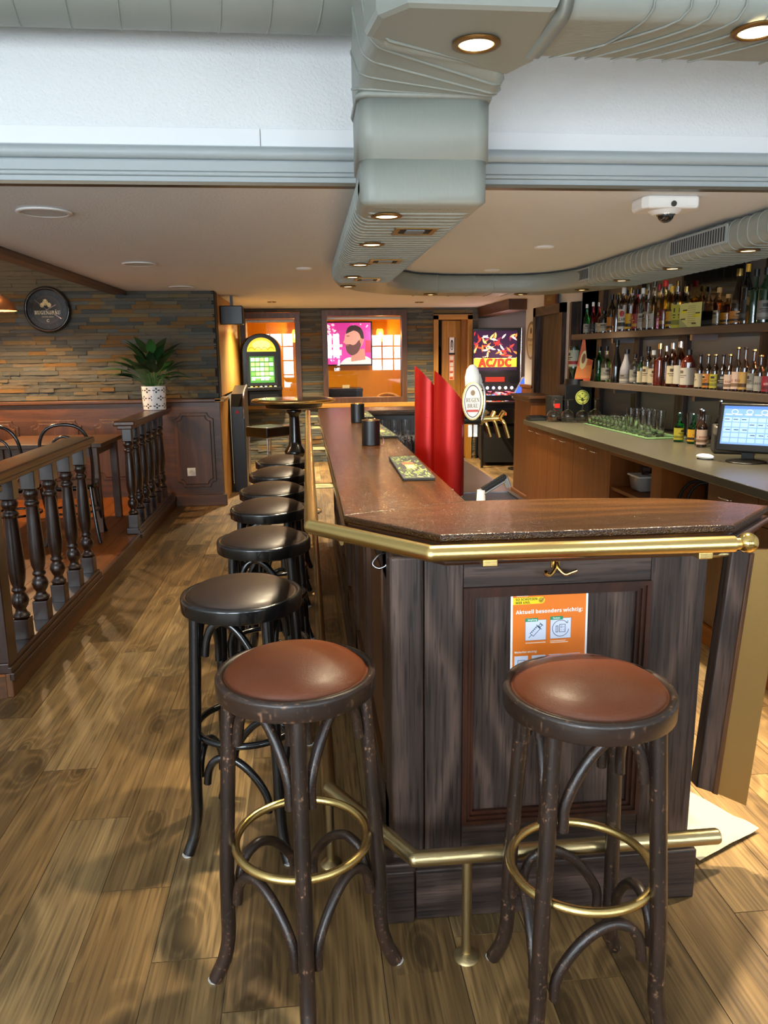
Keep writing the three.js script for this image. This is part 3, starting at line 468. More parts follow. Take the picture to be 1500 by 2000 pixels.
// poster taped to the bar front
{
  const tex = canvasTex(840, 1188, (g, w, h) => {
    g.fillStyle = '#ffffff'; g.fillRect(0, 0, w, h); g.fillStyle = '#ef7d21'; g.fillRect(22, 22, w - 44, h - 44);
    g.fillStyle = '#ffd9b8'; g.fillRect(60, 48, 130, 9); g.fillRect(670, 44, 120, 6);
    g.fillStyle = '#f9dd20'; g.beginPath(); g.moveTo(22, 68); g.lineTo(330, 68); g.arc(330, 106, 38, -1.57, 1.57); g.lineTo(22, 144); g.fill();
    g.fillStyle = '#14120e'; g.font = 'bold 36px sans-serif'; g.fillText('SO SCHÜTZEN', 52, 102); g.fillText('WIR UNS.', 52, 138);
    g.fillStyle = '#c9a22a'; g.beginPath(); g.arc(328, 104, 30, 0, 7); g.fill(); g.strokeStyle = '#6b5a2a'; g.lineWidth = 7; g.beginPath(); g.moveTo(312, 104); g.lineTo(326, 120); g.lineTo(362, 78); g.stroke();
    g.fillStyle = '#fff'; g.font = 'bold 58px sans-serif'; g.fillText('Aktuell besonders wichtig:', 56, 250, 730);
    const card = (x, y, s, t) => { g.fillStyle = '#2d4a66'; g.fillRect(x - 3, y - 3, s + 6, s + 6); g.fillStyle = '#dfe6fb'; g.fillRect(x, y, s, s); g.fillStyle = '#23926a'; g.fillRect(x - 4, y - 24, 140, 38); g.fillStyle = '#fff'; g.font = 'bold 25px sans-serif'; g.fillText(t, x + 6, y + 4, 124); };
    card(162, 326, 224, '✓ Impfung'); card(434, 320, 224, '✓ Testen');
    g.strokeStyle = '#26405a'; g.lineWidth = 6; g.save(); g.translate(276, 440); g.rotate(-0.82); g.strokeRect(-66, -24, 108, 48); g.strokeRect(54, -12, 30, 24); g.beginPath(); g.moveTo(-66, 0); g.lineTo(-112, 0); g.moveTo(48, -40); g.lineTo(48, 40); g.moveTo(88, -26); g.lineTo(88, 26); for (let k = 0; k < 4; k++) { g.moveTo(-44 + k * 22, -24); g.lineTo(-44 + k * 22, -8); } g.stroke(); g.restore();
    g.beginPath(); g.arc(546, 432, 90, 0.15, 5.6); g.stroke(); g.beginPath(); g.moveTo(604, 372); g.lineTo(622, 376); g.lineTo(624, 350); g.stroke(); g.strokeRect(534, 390, 62, 84); g.strokeRect(496, 404, 20, 70); g.lineWidth = 4; g.beginPath(); g.arc(556, 418, 9, 0, 7); g.moveTo(576, 418); g.lineTo(588, 418); g.moveTo(550, 450); g.lineTo(562, 450); g.moveTo(576, 450); g.lineTo(588, 450); g.stroke();
    g.fillStyle = '#ffe3cc'; g.fillRect(164, 574, 220, 10); g.fillRect(434, 566, 170, 9); g.fillRect(434, 584, 196, 9);
    g.fillStyle = '#fff'; g.font = 'bold 32px sans-serif'; g.fillText('Weiterhin wichtig:', 44, 690, 250);
    for (let k = 0; k < 4; k++) { g.fillStyle = '#dfe6fb'; g.fillRect(44 + k * 190, 722, 150, 150); g.strokeStyle = '#26405a'; g.lineWidth = 5; g.strokeRect(84 + k * 190, 772, 74, 46); g.fillStyle = '#ffe3cc'; g.fillRect(44 + k * 190, 886, 120, 9); }
  });
  const t = thing('poster', 'orange and white paper poster with syringe icons on the bar front', 'poster', [0.6245, 0.787, -1.8935]); t.rotation.z = 0.012;
  mesh('sheet', box(0.21, 0.297, 0.0012), M.whitePlastic, t); const p = mesh('print', new THREE.PlaneGeometry(0.21, 0.297), phy({ map: tex, roughness: 0.45, clearcoat: 0.4, clearcoatRoughness: 0.2 }), t); p.position.z = 0.0009;
}
// swing gate leaf at the end of the bar
{
  const t = thing('bar_gate', 'leaning dark-edged gate leaf with a brass face at the bar end', 'gate', [0, 0, 0]);
  const quad = (a, b, z, d, bev) => ext(a, d, bev).translate(0, 0, z);
  mesh('stile', muv(quad([[1.123, 0.271], [1.188, 0.244], [1.238, 1.0], [1.172, 1.0]], 0, -2.02, 0.035, 0.006), 'y', 0.2), M.bar, t);
  mesh('hinge', rod([1.046, 0.985, -2.0], [1.178, 0.985, -2.0], 0.009), M.oldBrass, t);
  mesh('bead', muv(quad([[1.172, 0.25], [1.188, 0.244], [1.238, 0.99], [1.224, 0.99]], 0, -1.99, 0.012, 0.004), 'y'), M.panelRed, t);
  const g = ext([[0, 0.244], [0.095, 0.205], [0.145, 1.0], [0.05, 1.0]], 0.012, 0.002); g.rotateY(-0.22); mesh('brass_face', g.translate(1.188, 0, -2.005), M.gateBrass, t);
}
// ============================================================ bentwood bar stools
function makeStool(name, label, wood_, leather, ring, group) {
  const t = thing(name, label, 'bar stool', [0, 0, 0], 0, group);
  const c = mesh('seat_cushion', lathe([[0, 0.836], [0.05, 0.835], [0.10, 0.830], [0.135, 0.820], [0.158, 0.807], [0.168, 0.793], [0.1655, 0.788], [0, 0.786]], 48), leather, t);
  mesh('piping', new THREE.TorusGeometry(0.1655, 0.0045, 8, 56).rotateX(Math.PI / 2).translate(0, 0.792, 0), leather, c);
  mesh('seat_ring', lathe([[0.150, 0.752], [0.180, 0.751], [0.1875, 0.756], [0.1885, 0.79], [0.185, 0.7985], [0.176, 0.8], [0.168, 0.793], [0.165, 0.786], [0.150, 0.785], [0.150, 0.752]], 56), wood_, t);
  mesh('seat_board', cyl(0.152, 0.152, 0.02, 0, 0.763, 0, 40), wood_, t);
  const R = (h) => (h > 0.3 ? 0.158 + (0.76 - h) * 0.062 : 0.1865 + (h < 0.13 ? (0.13 - h) * (0.13 - h) * 2.2 : 0) + (0.3 - h) * 0.03);
  for (let k = 0; k < 4; k++) {
    const a = k * Math.PI / 2, ca = Math.cos(a), sa = Math.sin(a), on = (h, d = 0) => [ca * (R(h) + d), h, sa * (R(h) + d)];
    const l = mesh('leg', new THREE.TubeGeometry(new THREE.CatmullRomCurve3([0.77, 0.62, 0.45, 0.3, 0.2, 0.12, 0.06, 0.004].map((h) => V(...on(h)))), 26, 0.0185, 10), wood_, t);
    mesh('foot_glide', cyl(0.014, 0.0175, 0.006, ...on(0.0).map((v, i) => (i === 1 ? -0.001 : v)), 14), M.whitePlastic, l);
    // bent arches between this leg and the next one
    const b = a + Math.PI / 2, mid = (h, s, d) => { const ang = a + (b - a) * s, chord = R(h) * Math.cos(Math.PI / 4) / Math.cos((s - 0.5) * Math.PI / 2); return [Math.cos(ang) * (chord + d), h, Math.sin(ang) * (chord + d)]; };
    for (const [top, drop] of [[0.738, 0.2], [0.318, 0.17]]) mesh('arch_brace', tube([[1, 0.10], [0.72, 0.105], [0.42, 0.2], [0.17, 0.36], [0.03, 0.54], [0, 0.68], [0.08, 0.81], [0.27, 0.88], [0.52, 0.90]].map(([f, s]) => mid(top - drop * f, k % 2 ? s : 1 - s, 0)), 0.0125, 34, 8), wood_, t);
  }
  mesh('foot_ring', new THREE.TorusGeometry(0.162, 0.0105, 12, 64).rotateX(Math.PI / 2).translate(0, 0.372, 0), ring, t);
  t.scale.y = 1.035; return t;
}
{
  const s0 = makeStool('bar_stool', 'worn bentwood bar stool with a brown leather seat standing left of the bar corner', M.worn, M.leather, M.brass, 'brown leather bar stools');
  s0.position.set(-0.045, 0, -1.712); s0.rotation.y = 0.02;
  dup(s0, [0.600, 0, -1.535], 2.35, 'scuffed bentwood bar stool with a brown leather seat in front of the orange poster');
  const b0 = makeStool('bar_stool', 'black bentwood bar stool with a dark seat, nearest of the row along the bar', M.blackGloss, M.leatherDark, M.blackGloss, 'black bar stools along the bar');
  b0.position.set(-0.222, 0, -2.345); b0.rotation.y = 0.55;
  [[-0.190, -3.06, 0.75, 'second'], [-0.198, -3.72, 0.6, 'third'], [-0.196, -4.22, 0.9, 'fourth'], [-0.186, -4.82, 0.75, 'fifth'], [-0.182, -5.40, 0.7, 'farthest']].forEach(([x, z, a, w]) => dup(b0, [x, 0, z], a, `black bentwood bar stool with a dark seat, ${w} of the row along the bar`));
}
// ============================================================ balustrades of the dining platform
const balProfile = [[0.0, 0.0], [0.03, 0.0], [0.041, 0.012], [0.041, 0.022], [0.030, 0.032], [0.024, 0.05], [0.036, 0.07], [0.043, 0.095], [0.036, 0.12], [0.024, 0.135], [0.034, 0.146], [0.034, 0.156], [0.026, 0.166], [0.036, 0.2], [0.041, 0.25], [0.040, 0.32], [0.034, 0.45], [0.030, 0.515], [0.036, 0.524], [0.040, 0.535], [0.034, 0.546], [0.026, 0.555], [0.038, 0.575], [0.041, 0.59], [0.034, 0.605], [0.03, 0.615], [0, 0.615]];
function balustrade(label, z0, z1, zs, newels) {          // z0 nearer, z1 farther; members stand on the base moulding
  const t = thing('balustrade', label, 'balustrade', [-1.46, PLAT, 0], 0, 'turned wooden balustrades');
  mesh('base_moulding', [muv(span(-0.052, 0.052, 0, 0.055, z1, z0, 0.008), 'z'), muv(span(0.04, 0.062, 0.0, 0.035, z1, z0, 0.006), 'z'), muv(span(0.045, 0.072, -0.035, 0.006, z1, z0, 0.006), 'z')], M.baluster, t);
  mesh('hand_rail', [muv(span(-0.085, 0.085, 0.895, 0.935, z1 - 0.03, z0 + 0.03, 0.012), 'z'), muv(span(-0.06, 0.06, 0.868, 0.9, z1 - 0.015, z0 + 0.015, 0.008), 'z')], phy({ map: wOak[0], color: 0x74573a, roughness: 0.38, clearcoat: 0.4, clearcoatRoughness: 0.2 }), t);
  const g = [lathe(balProfile, 20).translate(0, 0.155, 0), muv(box(0.078, 0.105, 0.078, 0, 0.105, 0, 0.004), 'y'), muv(box(0.074, 0.105, 0.074, 0, 0.818, 0, 0.004), 'y')], geo = merge(g);
  for (const z of zs) { const m = mesh('baluster', geo, M.baluster, t); m.position.z = z; }
  for (const z of newels) mesh('newel_post', [muv(box(0.105, 0.985, 0.105, 0, 0.37, z, 0.006), 'y'), muv(box(0.13, 0.03, 0.13, 0, 0.855, z, 0.008), 'y')], M.baluster, t);
  return t;
}
balustrade('turned dark wood balustrade nearest on the left, cut by the frame edge', -3.5, -5.12, [-5.06, -4.76, -4.45, -4.15, -3.85], [-3.56]);
balustrade('turned dark wood balustrade by the stone wall, carrying the potted plant', -6.36, -8.06, [-6.44, -6.70, -6.97, -7.24, -7.51, -7.78], []);
// ============================================================ potted plant
{
  const tex = canvasTex(512, 256, (g, w, h) => { g.fillStyle = '#f1eeea'; g.fillRect(0, 0, w, h); g.fillStyle = '#1d1b1c'; for (let k = 0; k < 8; k++) for (let j = 0; j < 3; j++) { const x = 32 + k * 64 + (j % 2) * 32, y = 46 + j * 82; for (let q = 0; q < 4; q++) { g.save(); g.translate(x, y); g.rotate(q * Math.PI / 2); g.beginPath(); g.ellipse(0, -17, 6, 10, 0, 0, 7); g.fill(); g.restore(); } } });
  const t = thing('potted_plant', 'leafy peace lily in a white pot with black crosses on the balustrade', 'plant', [-1.46, PLAT + 0.935, -7.66]);
  const potG = lathe([[0, 0], [0.1, 0], [0.106, 0.01], [0.114, 0.225], [0.108, 0.23], [0.1, 0.2], [0, 0.19]], 40); { const p = potG.attributes.position, uv = potG.attributes.uv; for (let i = 0; i < p.count; i++) uv.setY(i, p.getY(i) / 0.23); } mesh('pot', potG, std({ map: tex, roughness: 0.3 }), t);
  mesh('soil', cyl(0.1, 0.1, 0.004, 0, 0.195, 0), M.dark, t);
  const leaf = new THREE.PlaneGeometry(1, 1, 4, 12), p = leaf.attributes.position;
  for (let i = 0; i < p.count; i++) { const x = p.getX(i) * 2, s = p.getY(i) + 0.5, w = 0.19 * Math.sin(Math.PI * Math.pow(s, 0.75)) + 0.008; p.setXYZ(i, x * w, s * 0.92 - s * s * 0.08, 0.05 * Math.abs(x) * w * 5 + 0.5 * s * s); } leaf.computeVertexNormals();
  const greens = [0x24451f, 0x2f5a28, 0x1d3a1c, 0x3a6a2d].map((c) => std({ color: c, roughness: 0.42, side: THREE.DoubleSide })), R = rng(77);
  for (let k = 0; k < 44; k++) {
    const a = R() * 6.283, tilt = 0.15 + 1.0 * R(), L = 0.20 + 0.11 * R(), stem = 0.08 + 0.22 * (1.15 - tilt * 0.75) * R() + 0.04, d = V(Math.sin(tilt) * Math.cos(a), Math.cos(tilt), Math.sin(tilt) * Math.sin(a)), b = V(0, 0.19, 0).addScaledVector(d, stem + 0.05);
    const s = mesh('stem', rod([d.x * 0.02, 0.19, d.z * 0.02], b.toArray(), 0.003, 5), greens[3], t);
    const m = mesh('leaf', leaf, greens[k % 4], t); m.position.copy(b); m.scale.setScalar(L); m.rotation.set(0, Math.PI / 2 - a, 0); m.rotateX(Math.min(1.9, tilt * 0.95 + 0.1));
  }
  const u = thing('wall_socket', 'white square wall socket on the brown wainscot panel', 'socket', [-1.222, 0.365, -8.142]);
  mesh('plate', box(0.085, 0.085, 0.012, 0, 0, 0, 0.003), M.whitePlastic, u); mesh('insert', cyl(0.026, 0.026, 0.004, 0, 0, 0).rotateX(Math.PI / 2).translate(0, 0, 0.007), std({ color: 0xcfcac0, roughness: 0.5 }), u); for (const [x, y] of [[-0.01, 0], [0.01, 0], [0, 0.007]]) mesh('pin_hole', cyl(0.003, 0.003, 0.003, 0, 0, 0, 8).rotateX(Math.PI / 2).translate(x, y, 0.0095), M.black, u);
}
// ============================================================ wall clock on the stone wall
{
  const tex = canvasTex(512, 512, (g, w) => {
    g.fillStyle = '#0d0c0b'; g.fillRect(0, 0, w, w); g.fillStyle = '#2d2821'; g.beginPath(); g.arc(256, 256, 178, 0, 7); g.fill(); g.strokeStyle = '#51452f'; g.lineWidth = 4; g.stroke();
    g.fillStyle = '#3b352b'; g.font = 'bold 44px serif'; g.textAlign = 'center'; g.textBaseline = 'middle'; for (let k = 1; k < 13; k++) g.fillText(String(k), 256 + 214 * Math.sin(k * Math.PI / 6), 256 - 214 * Math.cos(k * Math.PI / 6));
    g.fillStyle = '#e8dcb8'; g.font = 'bold 66px serif'; g.fillText('RUGENBRÄU', 256, 292, 330); g.fillStyle = '#b9a97c'; g.font = 'bold 24px serif'; g.fillText('INTERLAKEN', 256, 346, 150); g.strokeStyle = '#d8cca4'; g.lineWidth = 6; g.beginPath(); g.arc(256, 396, 15, 0.6, 5.6); g.stroke();
    g.fillStyle = '#d9c48e'; g.beginPath(); g.ellipse(240, 160, 34, 40, 0, 0, 7); g.fill(); g.beginPath(); g.ellipse(196, 196, 26, 30, 0, 0, 7); g.ellipse(286, 196, 26, 30, 0, 0, 7); g.fill(); g.fillStyle = '#5c4b29'; g.fillRect(222, 150, 10, 9); g.fillRect(248, 150, 10, 9); g.fillRect(226, 178, 30, 8); g.fillRect(206, 124, 14, 22); g.fillRect(260, 124, 14, 22);
  });
  const t = thing('wall_clock', 'round dark wall clock with gold lettering on the stone wall', 'clock', [-2.525, 2.02, -8.175]);
  mesh('rim', lathe([[0.188, 0], [0.222, 0.0], [0.226, 0.02], [0.212, 0.045], [0.196, 0.04], [0.19, 0.026], [0.188, 0]], 56).rotateX(Math.PI / 2), M.blackGloss, t);
  const f = mesh('dial', new THREE.CircleGeometry(0.192, 56), std({ map: tex, roughness: 0.4 }), t); f.position.z = 0.028;
  mesh('back_plate', cyl(0.19, 0.19, 0.02, 0, 0, 0, 40).rotateX(Math.PI / 2), M.black, t);
  mesh('hour_hand', box(0.012, 0.11, 0.003, -0.0, 0.045, 0).rotateZ(-1.08).translate(0, 0, 0.032), M.chrome, t); mesh('minute_hand', box(0.008, 0.17, 0.003, 0, 0.07, 0).rotateZ(-2.15).translate(0, 0, 0.035), M.chrome, t); mesh('second_hand', box(0.004, 0.19, 0.002, 0, 0.05, 0).rotateZ(0.85).translate(0, 0, 0.037), M.chrome, t);
}
// ============================================================ dining furniture on the platform
{
  const t = thing('dining_table', 'brown dining table behind the gap in the balustrade', 'table', [-2.12, PLAT, -6.82]);
  const build = (o, w, d) => { mesh('tabletop', muv(box(w, 0.035, d, 0, 0.735, 0, 0.006), 'x'), M.panelRed, o); mesh('apron', [muv(span(-w / 2 + 0.08, w / 2 - 0.08, 0.64, 0.72, d / 2 - 0.1, d / 2 - 0.08), 'x'), muv(span(-w / 2 + 0.08, w / 2 - 0.08, 0.64, 0.72, -d / 2 + 0.08, -d / 2 + 0.1), 'x'), muv(span(w / 2 - 0.1, w / 2 - 0.08, 0.64, 0.72, -d / 2 + 0.08, d / 2 - 0.08), 'z')], M.panelRed, o); for (const sx of [-1, 1]) for (const sz of [-1, 1]) mesh('leg', muv(box(0.06, 0.72, 0.06, sx * (w / 2 - 0.08), 0.36, sz * (d / 2 - 0.08), 0.004), 'y'), M.panelRed, o); };
  build(t, 0.9, 0.8);
  const u = thing('dining_table', 'brown dining table at the left edge holding the menu card', 'table', [-3.15, PLAT, -6.72]); build(u, 0.8, 0.8);
  const m = thing('menu_card', 'upright cream menu card on the left dining table', 'menu card', [-2.83, PLAT + 0.752, -6.95], 0.25);
  mesh('card', ext([[-0.05, 0], [0.05, 0], [0.05, 0.2], [-0.05, 0.2]], 0.004, 0.001), std({ color: 0xd9c089, roughness: 0.7 }), m); mesh('foot', box(0.11, 0.008, 0.06, 0, 0.004, 0, 0.002), M.whitePlastic, m);
}
function makeChair(label) {
  const t = thing('bentwood_chair', label, 'chair', [0, 0, 0], 0, 'black bentwood dining chairs');
  mesh('seat', lathe([[0, 0.455], [0.17, 0.455], [0.2, 0.462], [0.205, 0.445], [0.2, 0.425], [0, 0.43]], 32), M.blackGloss, t);
  mesh('back_hoop', tube([[-0.17, 0.44, 0.12], [-0.185, 0.65, 0.185], [-0.165, 0.84, 0.215], [-0.08, 0.93, 0.225], [0.08, 0.93, 0.225], [0.165, 0.84, 0.215], [0.185, 0.65, 0.185], [0.17, 0.44, 0.12]], 0.013, 40, 8), M.blackGloss, t);
  mesh('inner_hoop', tube([[-0.09, 0.45, 0.17], [-0.105, 0.65, 0.195], [-0.085, 0.80, 0.212], [0, 0.85, 0.22], [0.085, 0.80, 0.212], [0.105, 0.65, 0.195], [0.09, 0.45, 0.17]], 0.010, 34, 8), M.blackGloss, t);
  for (const [sx, sz] of [[-1, -1], [1, -1], [-1, 1], [1, 1]]) mesh('leg', tube([[sx * 0.15, 0.44, sz * 0.13], [sx * 0.165, 0.25, sz * 0.16], [sx * 0.185, 0.08, sz * 0.2], [sx * 0.2, 0.004, sz * 0.225]], 0.014, 14, 8), M.blackGloss, t);
  mesh('leg_ring', new THREE.TorusGeometry(0.185, 0.009, 8, 40).rotateX(Math.PI / 2).translate(0, 0.24, 0), M.blackGloss, t);
  return t;
}
{
  const c = makeChair('black bentwood chair with rounded hoop back, right one at the brown dining table'); c.position.set(-1.88, PLAT, -6.27); c.rotation.y = 0.15;
  dup(c, [-2.31, PLAT, -6.22], -0.1, 'black bentwood chair with rounded hoop back, second at the brown dining table');
  dup(c, [-2.25, PLAT, -4.95], 0.7, 'black bentwood chair nearest behind the left balustrade');
}
{ // pendant lamp over the dining tables
  const pend = (x, z, label) => { const t = thing('pendant_lamp', label, 'lamp', [x, 1.965, z], 0, 'copper pendant lamps');
    mesh('shade', lathe([[0.155, 0], [0.15, 0.02], [0.125, 0.07], [0.08, 0.11], [0.035, 0.135], [0.03, 0.15], [0.034, 0.134], [0.075, 0.105], [0.12, 0.066], [0.145, 0.018], [0.15, 0.0]], 40), std({ color: lin(0.5, 0.2, 0.07), metalness: 0.7, roughness: 0.35, side: THREE.DoubleSide }), t);
    mesh('cord', cyl(0.004, 0.004, 0.64, 0, 0.145, 0, 8), M.black, t); mesh('bulb', new THREE.SphereGeometry(0.04, 18, 12).translate(0, 0.07, 0), M.lamp, t);
    const l = new THREE.PointLight(lin(1, 0.68, 0.36), 8, 0, 2); l.position.set(0, 0.07, 0); l.castShadow = true; l.shadow.radius = 1.5; l.name = 'bulb_light'; t.add(l); };
  pend(-2.68, -7.3, 'copper pendant lamp at the left edge over the dining table'); pend(-3.75, -7.3, 'copper pendant lamp further left over the platform');
}
// ============================================================ things on and behind the bar
{
  const tex = canvasTex(256, 512, (g, w, h) => { const R = rng(5); g.fillStyle = '#10110d'; g.fillRect(0, 0, w, h); for (let k = 0; k < 95; k++) { g.save(); g.translate(R() * w, R() * h); g.rotate(R() * 3.2); g.fillStyle = ['#8ea344', '#7a9438', '#a9b561', '#5f7c2c'][k % 4]; g.beginPath(); g.ellipse(0, 0, 34, 12, 0, 0, 7); g.fill(); g.strokeStyle = '#0c0d08'; g.lineWidth = 8; g.stroke(); g.restore(); } g.fillStyle = '#c9562b'; g.fillRect(70, 170, 110, 66); g.fillStyle = '#e2b45c'; g.fillRect(82, 232, 92, 96); g.fillStyle = '#f1d58d'; g.fillRect(96, 246, 62, 60); });
  const mt = std({ map: tex, color: 0xb4b4b4, roughness: 0.7 });
  [[0.384, -2.885, -0.02, 'nearest on the bar'], [0.405, -4.28, 0.03, 'beside the nearer candle holder'], [0.40, -5.55, 0.0, 'farthest along the bar']].forEach(([x, z, a, w]) => { const t = thing('bar_mat', `black rubber bar mat printed with green leaves, ${w}`, 'bar mat', [x, 1.12, z], a, 'printed bar mats'); mesh('rubber', box(0.112, 0.012, 0.58, 0, 0.006, 0, 0.003), M.blackMatte, t); const p = mesh('print', new THREE.PlaneGeometry(0.102, 0.565).rotateX(-Math.PI / 2), mt, t); p.position.y = 0.0126; });
  [[0.304, -3.70, 'nearer'], [0.325, -4.98, 'farther']].forEach(([x, z, w]) => { const t = thing('candle_holder', `black cylindrical tin on the bar top, ${w} of two`, 'tin', [x, 1.12, z], 0.4, 'black tins on the bar'); mesh('tin', lathe([[0, 0], [0.043, 0], [0.044, 0.003], [0.044, 0.118], [0.042, 0.12], [0.04, 0.116], [0.04, 0.09], [0, 0.09]], 36), M.black, t); mesh('rim', new THREE.TorusGeometry(0.043, 0.0016, 6, 40).rotateX(Math.PI / 2).translate(0, 0.12, 0), M.lampRing, t); mesh('wire_handle', tube([[0.04, 0.05, 0.02], [0.056, 0.03, 0.02], [0.058, 0.005, 0.02], [0.046, 0.002, 0.02]], 0.0016, 14, 5), M.chrome, t); });
}
function tapTower(label, x, z, w, d, hl, hr) {        // red oval tower with an oblique top
  const t = thing('tap_tower', label, 'tap tower', [x, 0.90, z], 0, 'red beer tap towers');
  const g = new THREE.CylinderGeometry(1, 1, 1, 48, 8), p = g.attributes.position;
  for (let i = 0; i < p.count; i++) { const u = p.getX(i), v = p.getY(i) + 0.5, H = hl + (hr - hl) * (u + 1) / 2; p.setXYZ(i, u * w / 2, v * H, p.getZ(i) * d / 2); } g.computeVertexNormals();
  mesh('column', g, M.red, t); mesh('base_ring', lathe([[1, 0], [1.05, 0], [1.05, 0.012], [1, 0.014]], 40).scale(w / 2, 1, d / 2), M.chrome, t); mesh('joint_line', new THREE.TorusGeometry(1, 0.006, 6, 48).rotateX(Math.PI / 2).scale(w / 2, 0.25, d / 2).translate(0, 0.36, 0), M.red, t); return t;
}
{
  tapTower('taller red metal beer tap tower with slanted top, right of two', 0.640, -3.45, 0.135, 0.17, 0.575, 0.42);
  tapTower('red metal beer tap tower with slanted top, left of two', 0.575, -3.64, 0.13, 0.17, 0.595, 0.45);
  const t = thing('beer_tap', 'black and gold beer tap arm with white branded medallion beside the red tower', 'beer tap', [0.712, 1.255, -3.45]);
  mesh('arm', rod([-0.006, 0, 0], [0.07, 0, 0], 0.021, 20), M.black, t); mesh('collar', rod([0.07, 0, 0], [0.082, 0, 0], 0.026, 20), M.gold, t); mesh('manifold', rod([0.082, 0, 0], [0.155, 0.004, 0], 0.013, 16), M.gold, t);
  for (const [x, z] of [[0.09, -0.03], [0.125, 0.0], [0.16, 0.03]]) { const s = mesh('spout', tube([[x, 0, z * 0.3], [x + 0.012, -0.012, z], [x + 0.02, -0.035, z], [x + 0.036, -0.085, z]], 0.0085, 14, 10), M.gold, t); mesh('lever', rod([x, 0.01, z * 0.5], [x + 0.012, 0.035, z], 0.011), M.gold, s); }
  const tex = canvasTex(256, 384, (g, w, h) => { g.fillStyle = '#ece3d2'; g.fillRect(0, 0, w, h); g.strokeStyle = '#3a2a1c'; g.lineWidth = 10; g.beginPath(); g.ellipse(128, 192, 108, 172, 0, 0, 7); g.stroke(); g.fillStyle = '#2b1d14'; g.textAlign = 'center'; g.font = 'bold 62px serif'; g.fillText('RUGEN', 128, 200, 180); g.fillText('BRÄU', 128, 262, 150); g.fillStyle = '#b3392b'; g.fillRect(50, 282, 156, 26); g.fillStyle = '#8a6f4a'; g.beginPath(); g.arc(128, 100, 30, 0, 7); g.fill(); });
  const md = mesh('medallion', cyl(1, 1, 0.016, 0, -0.008, 0, 44).rotateX(Math.PI / 2).scale(0.048, 0.084, 1).translate(0.022, 0.085, 0.055), M.gold, t);
  const f = mesh('medallion_face', new THREE.CircleGeometry(1, 44).scale(0.043, 0.078, 1), std({ map: tex, roughness: 0.35 }), md); f.position.set(0.022, 0.085, 0.0645);
  mesh('handle', lathe([[0, 0], [0.012, 0], [0.02, 0.02], [0.032, 0.09], [0.034, 0.13], [0.026, 0.165], [0.012, 0.182], [0, 0.185]], 24).translate(0.03, 0.06, 0.015), M.whitePlastic, t);
  mesh('handle', lathe([[0, 0], [0.012, 0], [0.02, 0.02], [0.03, 0.09], [0.032, 0.12], [0.024, 0.15], [0.012, 0.162], [0, 0.165]], 24).translate(0.055, 0.05, -0.04), M.whitePlastic, t);
  mesh('chrome_bow', tube([[0.07, 0, 0.04], [0.078, 0.06, 0.045], [0.078, 0.13, 0.04], [0.07, 0.16, 0.03]], 0.008, 18, 8), M.chrome, t);
  for (const x of [0.02, 0.045]) mesh('hang_tag', box(0.018, 0.055, 0.002, x, -0.05, 0.022, 0.0008), M.whitePlastic, t);
  const s = thing('hand_shower', 'chrome and black rinse nozzle on the steel bench by the bar corner', 'rinse nozzle', [0.70, 0.9, -3.05]);
  mesh('base', cyl(0.022, 0.016, 0.10, 0, 0, 0, 20), M.whitePlastic, s); mesh('grip', rod([0, 0.095, 0], [0.11, 0.145, -0.05], 0.014), M.blackGloss, s); mesh('head', rod([0.11, 0.145, -0.05], [0.128, 0.10, -0.055], 0.013), M.chrome, s); mesh('chrome_strip', rod([0.0, 0.08, 0.012], [0.11, 0.128, -0.036], 0.005), M.chrome, s);
  const k = thing('bottle_opener', 'small chrome fitting clamped at the foot of the red tower', 'fitting', [0.60, 1.12, -2.95]); k.position.set(0.53, 0.9, -3.02); mesh('stand', cyl(0.012, 0.012, 0.09, 0, 0, 0), M.chrome, k); mesh('bar', rod([-0.03, 0.09, 0], [0.05, 0.105, -0.01], 0.008), M.chrome, k); mesh('lower_bar', rod([-0.03, 0.07, 0], [0.05, 0.08, -0.01], 0.006), M.chrome, k);
}
// drinking glasses
const glassGeo = {
  tumbler: lathe([[0, 0], [0.028, 0], [0.03, 0.004], [0.036, 0.11], [0.0345, 0.11], [0.028, 0.008], [0, 0.008]], 20),
  beer: lathe([[0, 0], [0.03, 0], [0.031, 0.01], [0.028, 0.04], [0.036, 0.19], [0.0345, 0.19], [0.027, 0.042], [0.026, 0.015], [0, 0.012]], 20),
  short: lathe([[0, 0], [0.032, 0], [0.034, 0.004], [0.037, 0.075], [0.0355, 0.075], [0.031, 0.01], [0, 0.01]], 18),
  wine: lathe([[0.0335, 0], [0.043, 0.035], [0.046, 0.06], [0.04, 0.085], [0.02, 0.105], [0.006, 0.115], [0.004, 0.19], [0.012, 0.197], [0.034, 0.2], [0.034, 0.203], [0, 0.203], [0, 0.112], [0.005, 0.11], [0.019, 0.1025], [0.0385, 0.084], [0.0445, 0.06], [0.0415, 0.036], [0.032, 0], [0.0335, 0]], 24),
};
const ORD = ['first', 'second', 'third', 'fourth', 'fifth', 'sixth', 'seventh', 'eighth', 'ninth', 'tenth', 'eleventh', 'twelfth', 'thirteenth', 'fourteenth', 'fifteenth', 'sixteenth', 'seventeenth', 'eighteenth', 'nineteenth', 'twentieth', 'twenty-first', 'twenty-second', 'twenty-third', 'twenty-fourth', 'twenty-fifth'];
function glass(kind, x, y, z, label, group) { const m = mesh('drinking_glass', glassGeo[kind], M.tumbler); m.position.set(x, y, z); return tag(m, label, 'glass', group); }
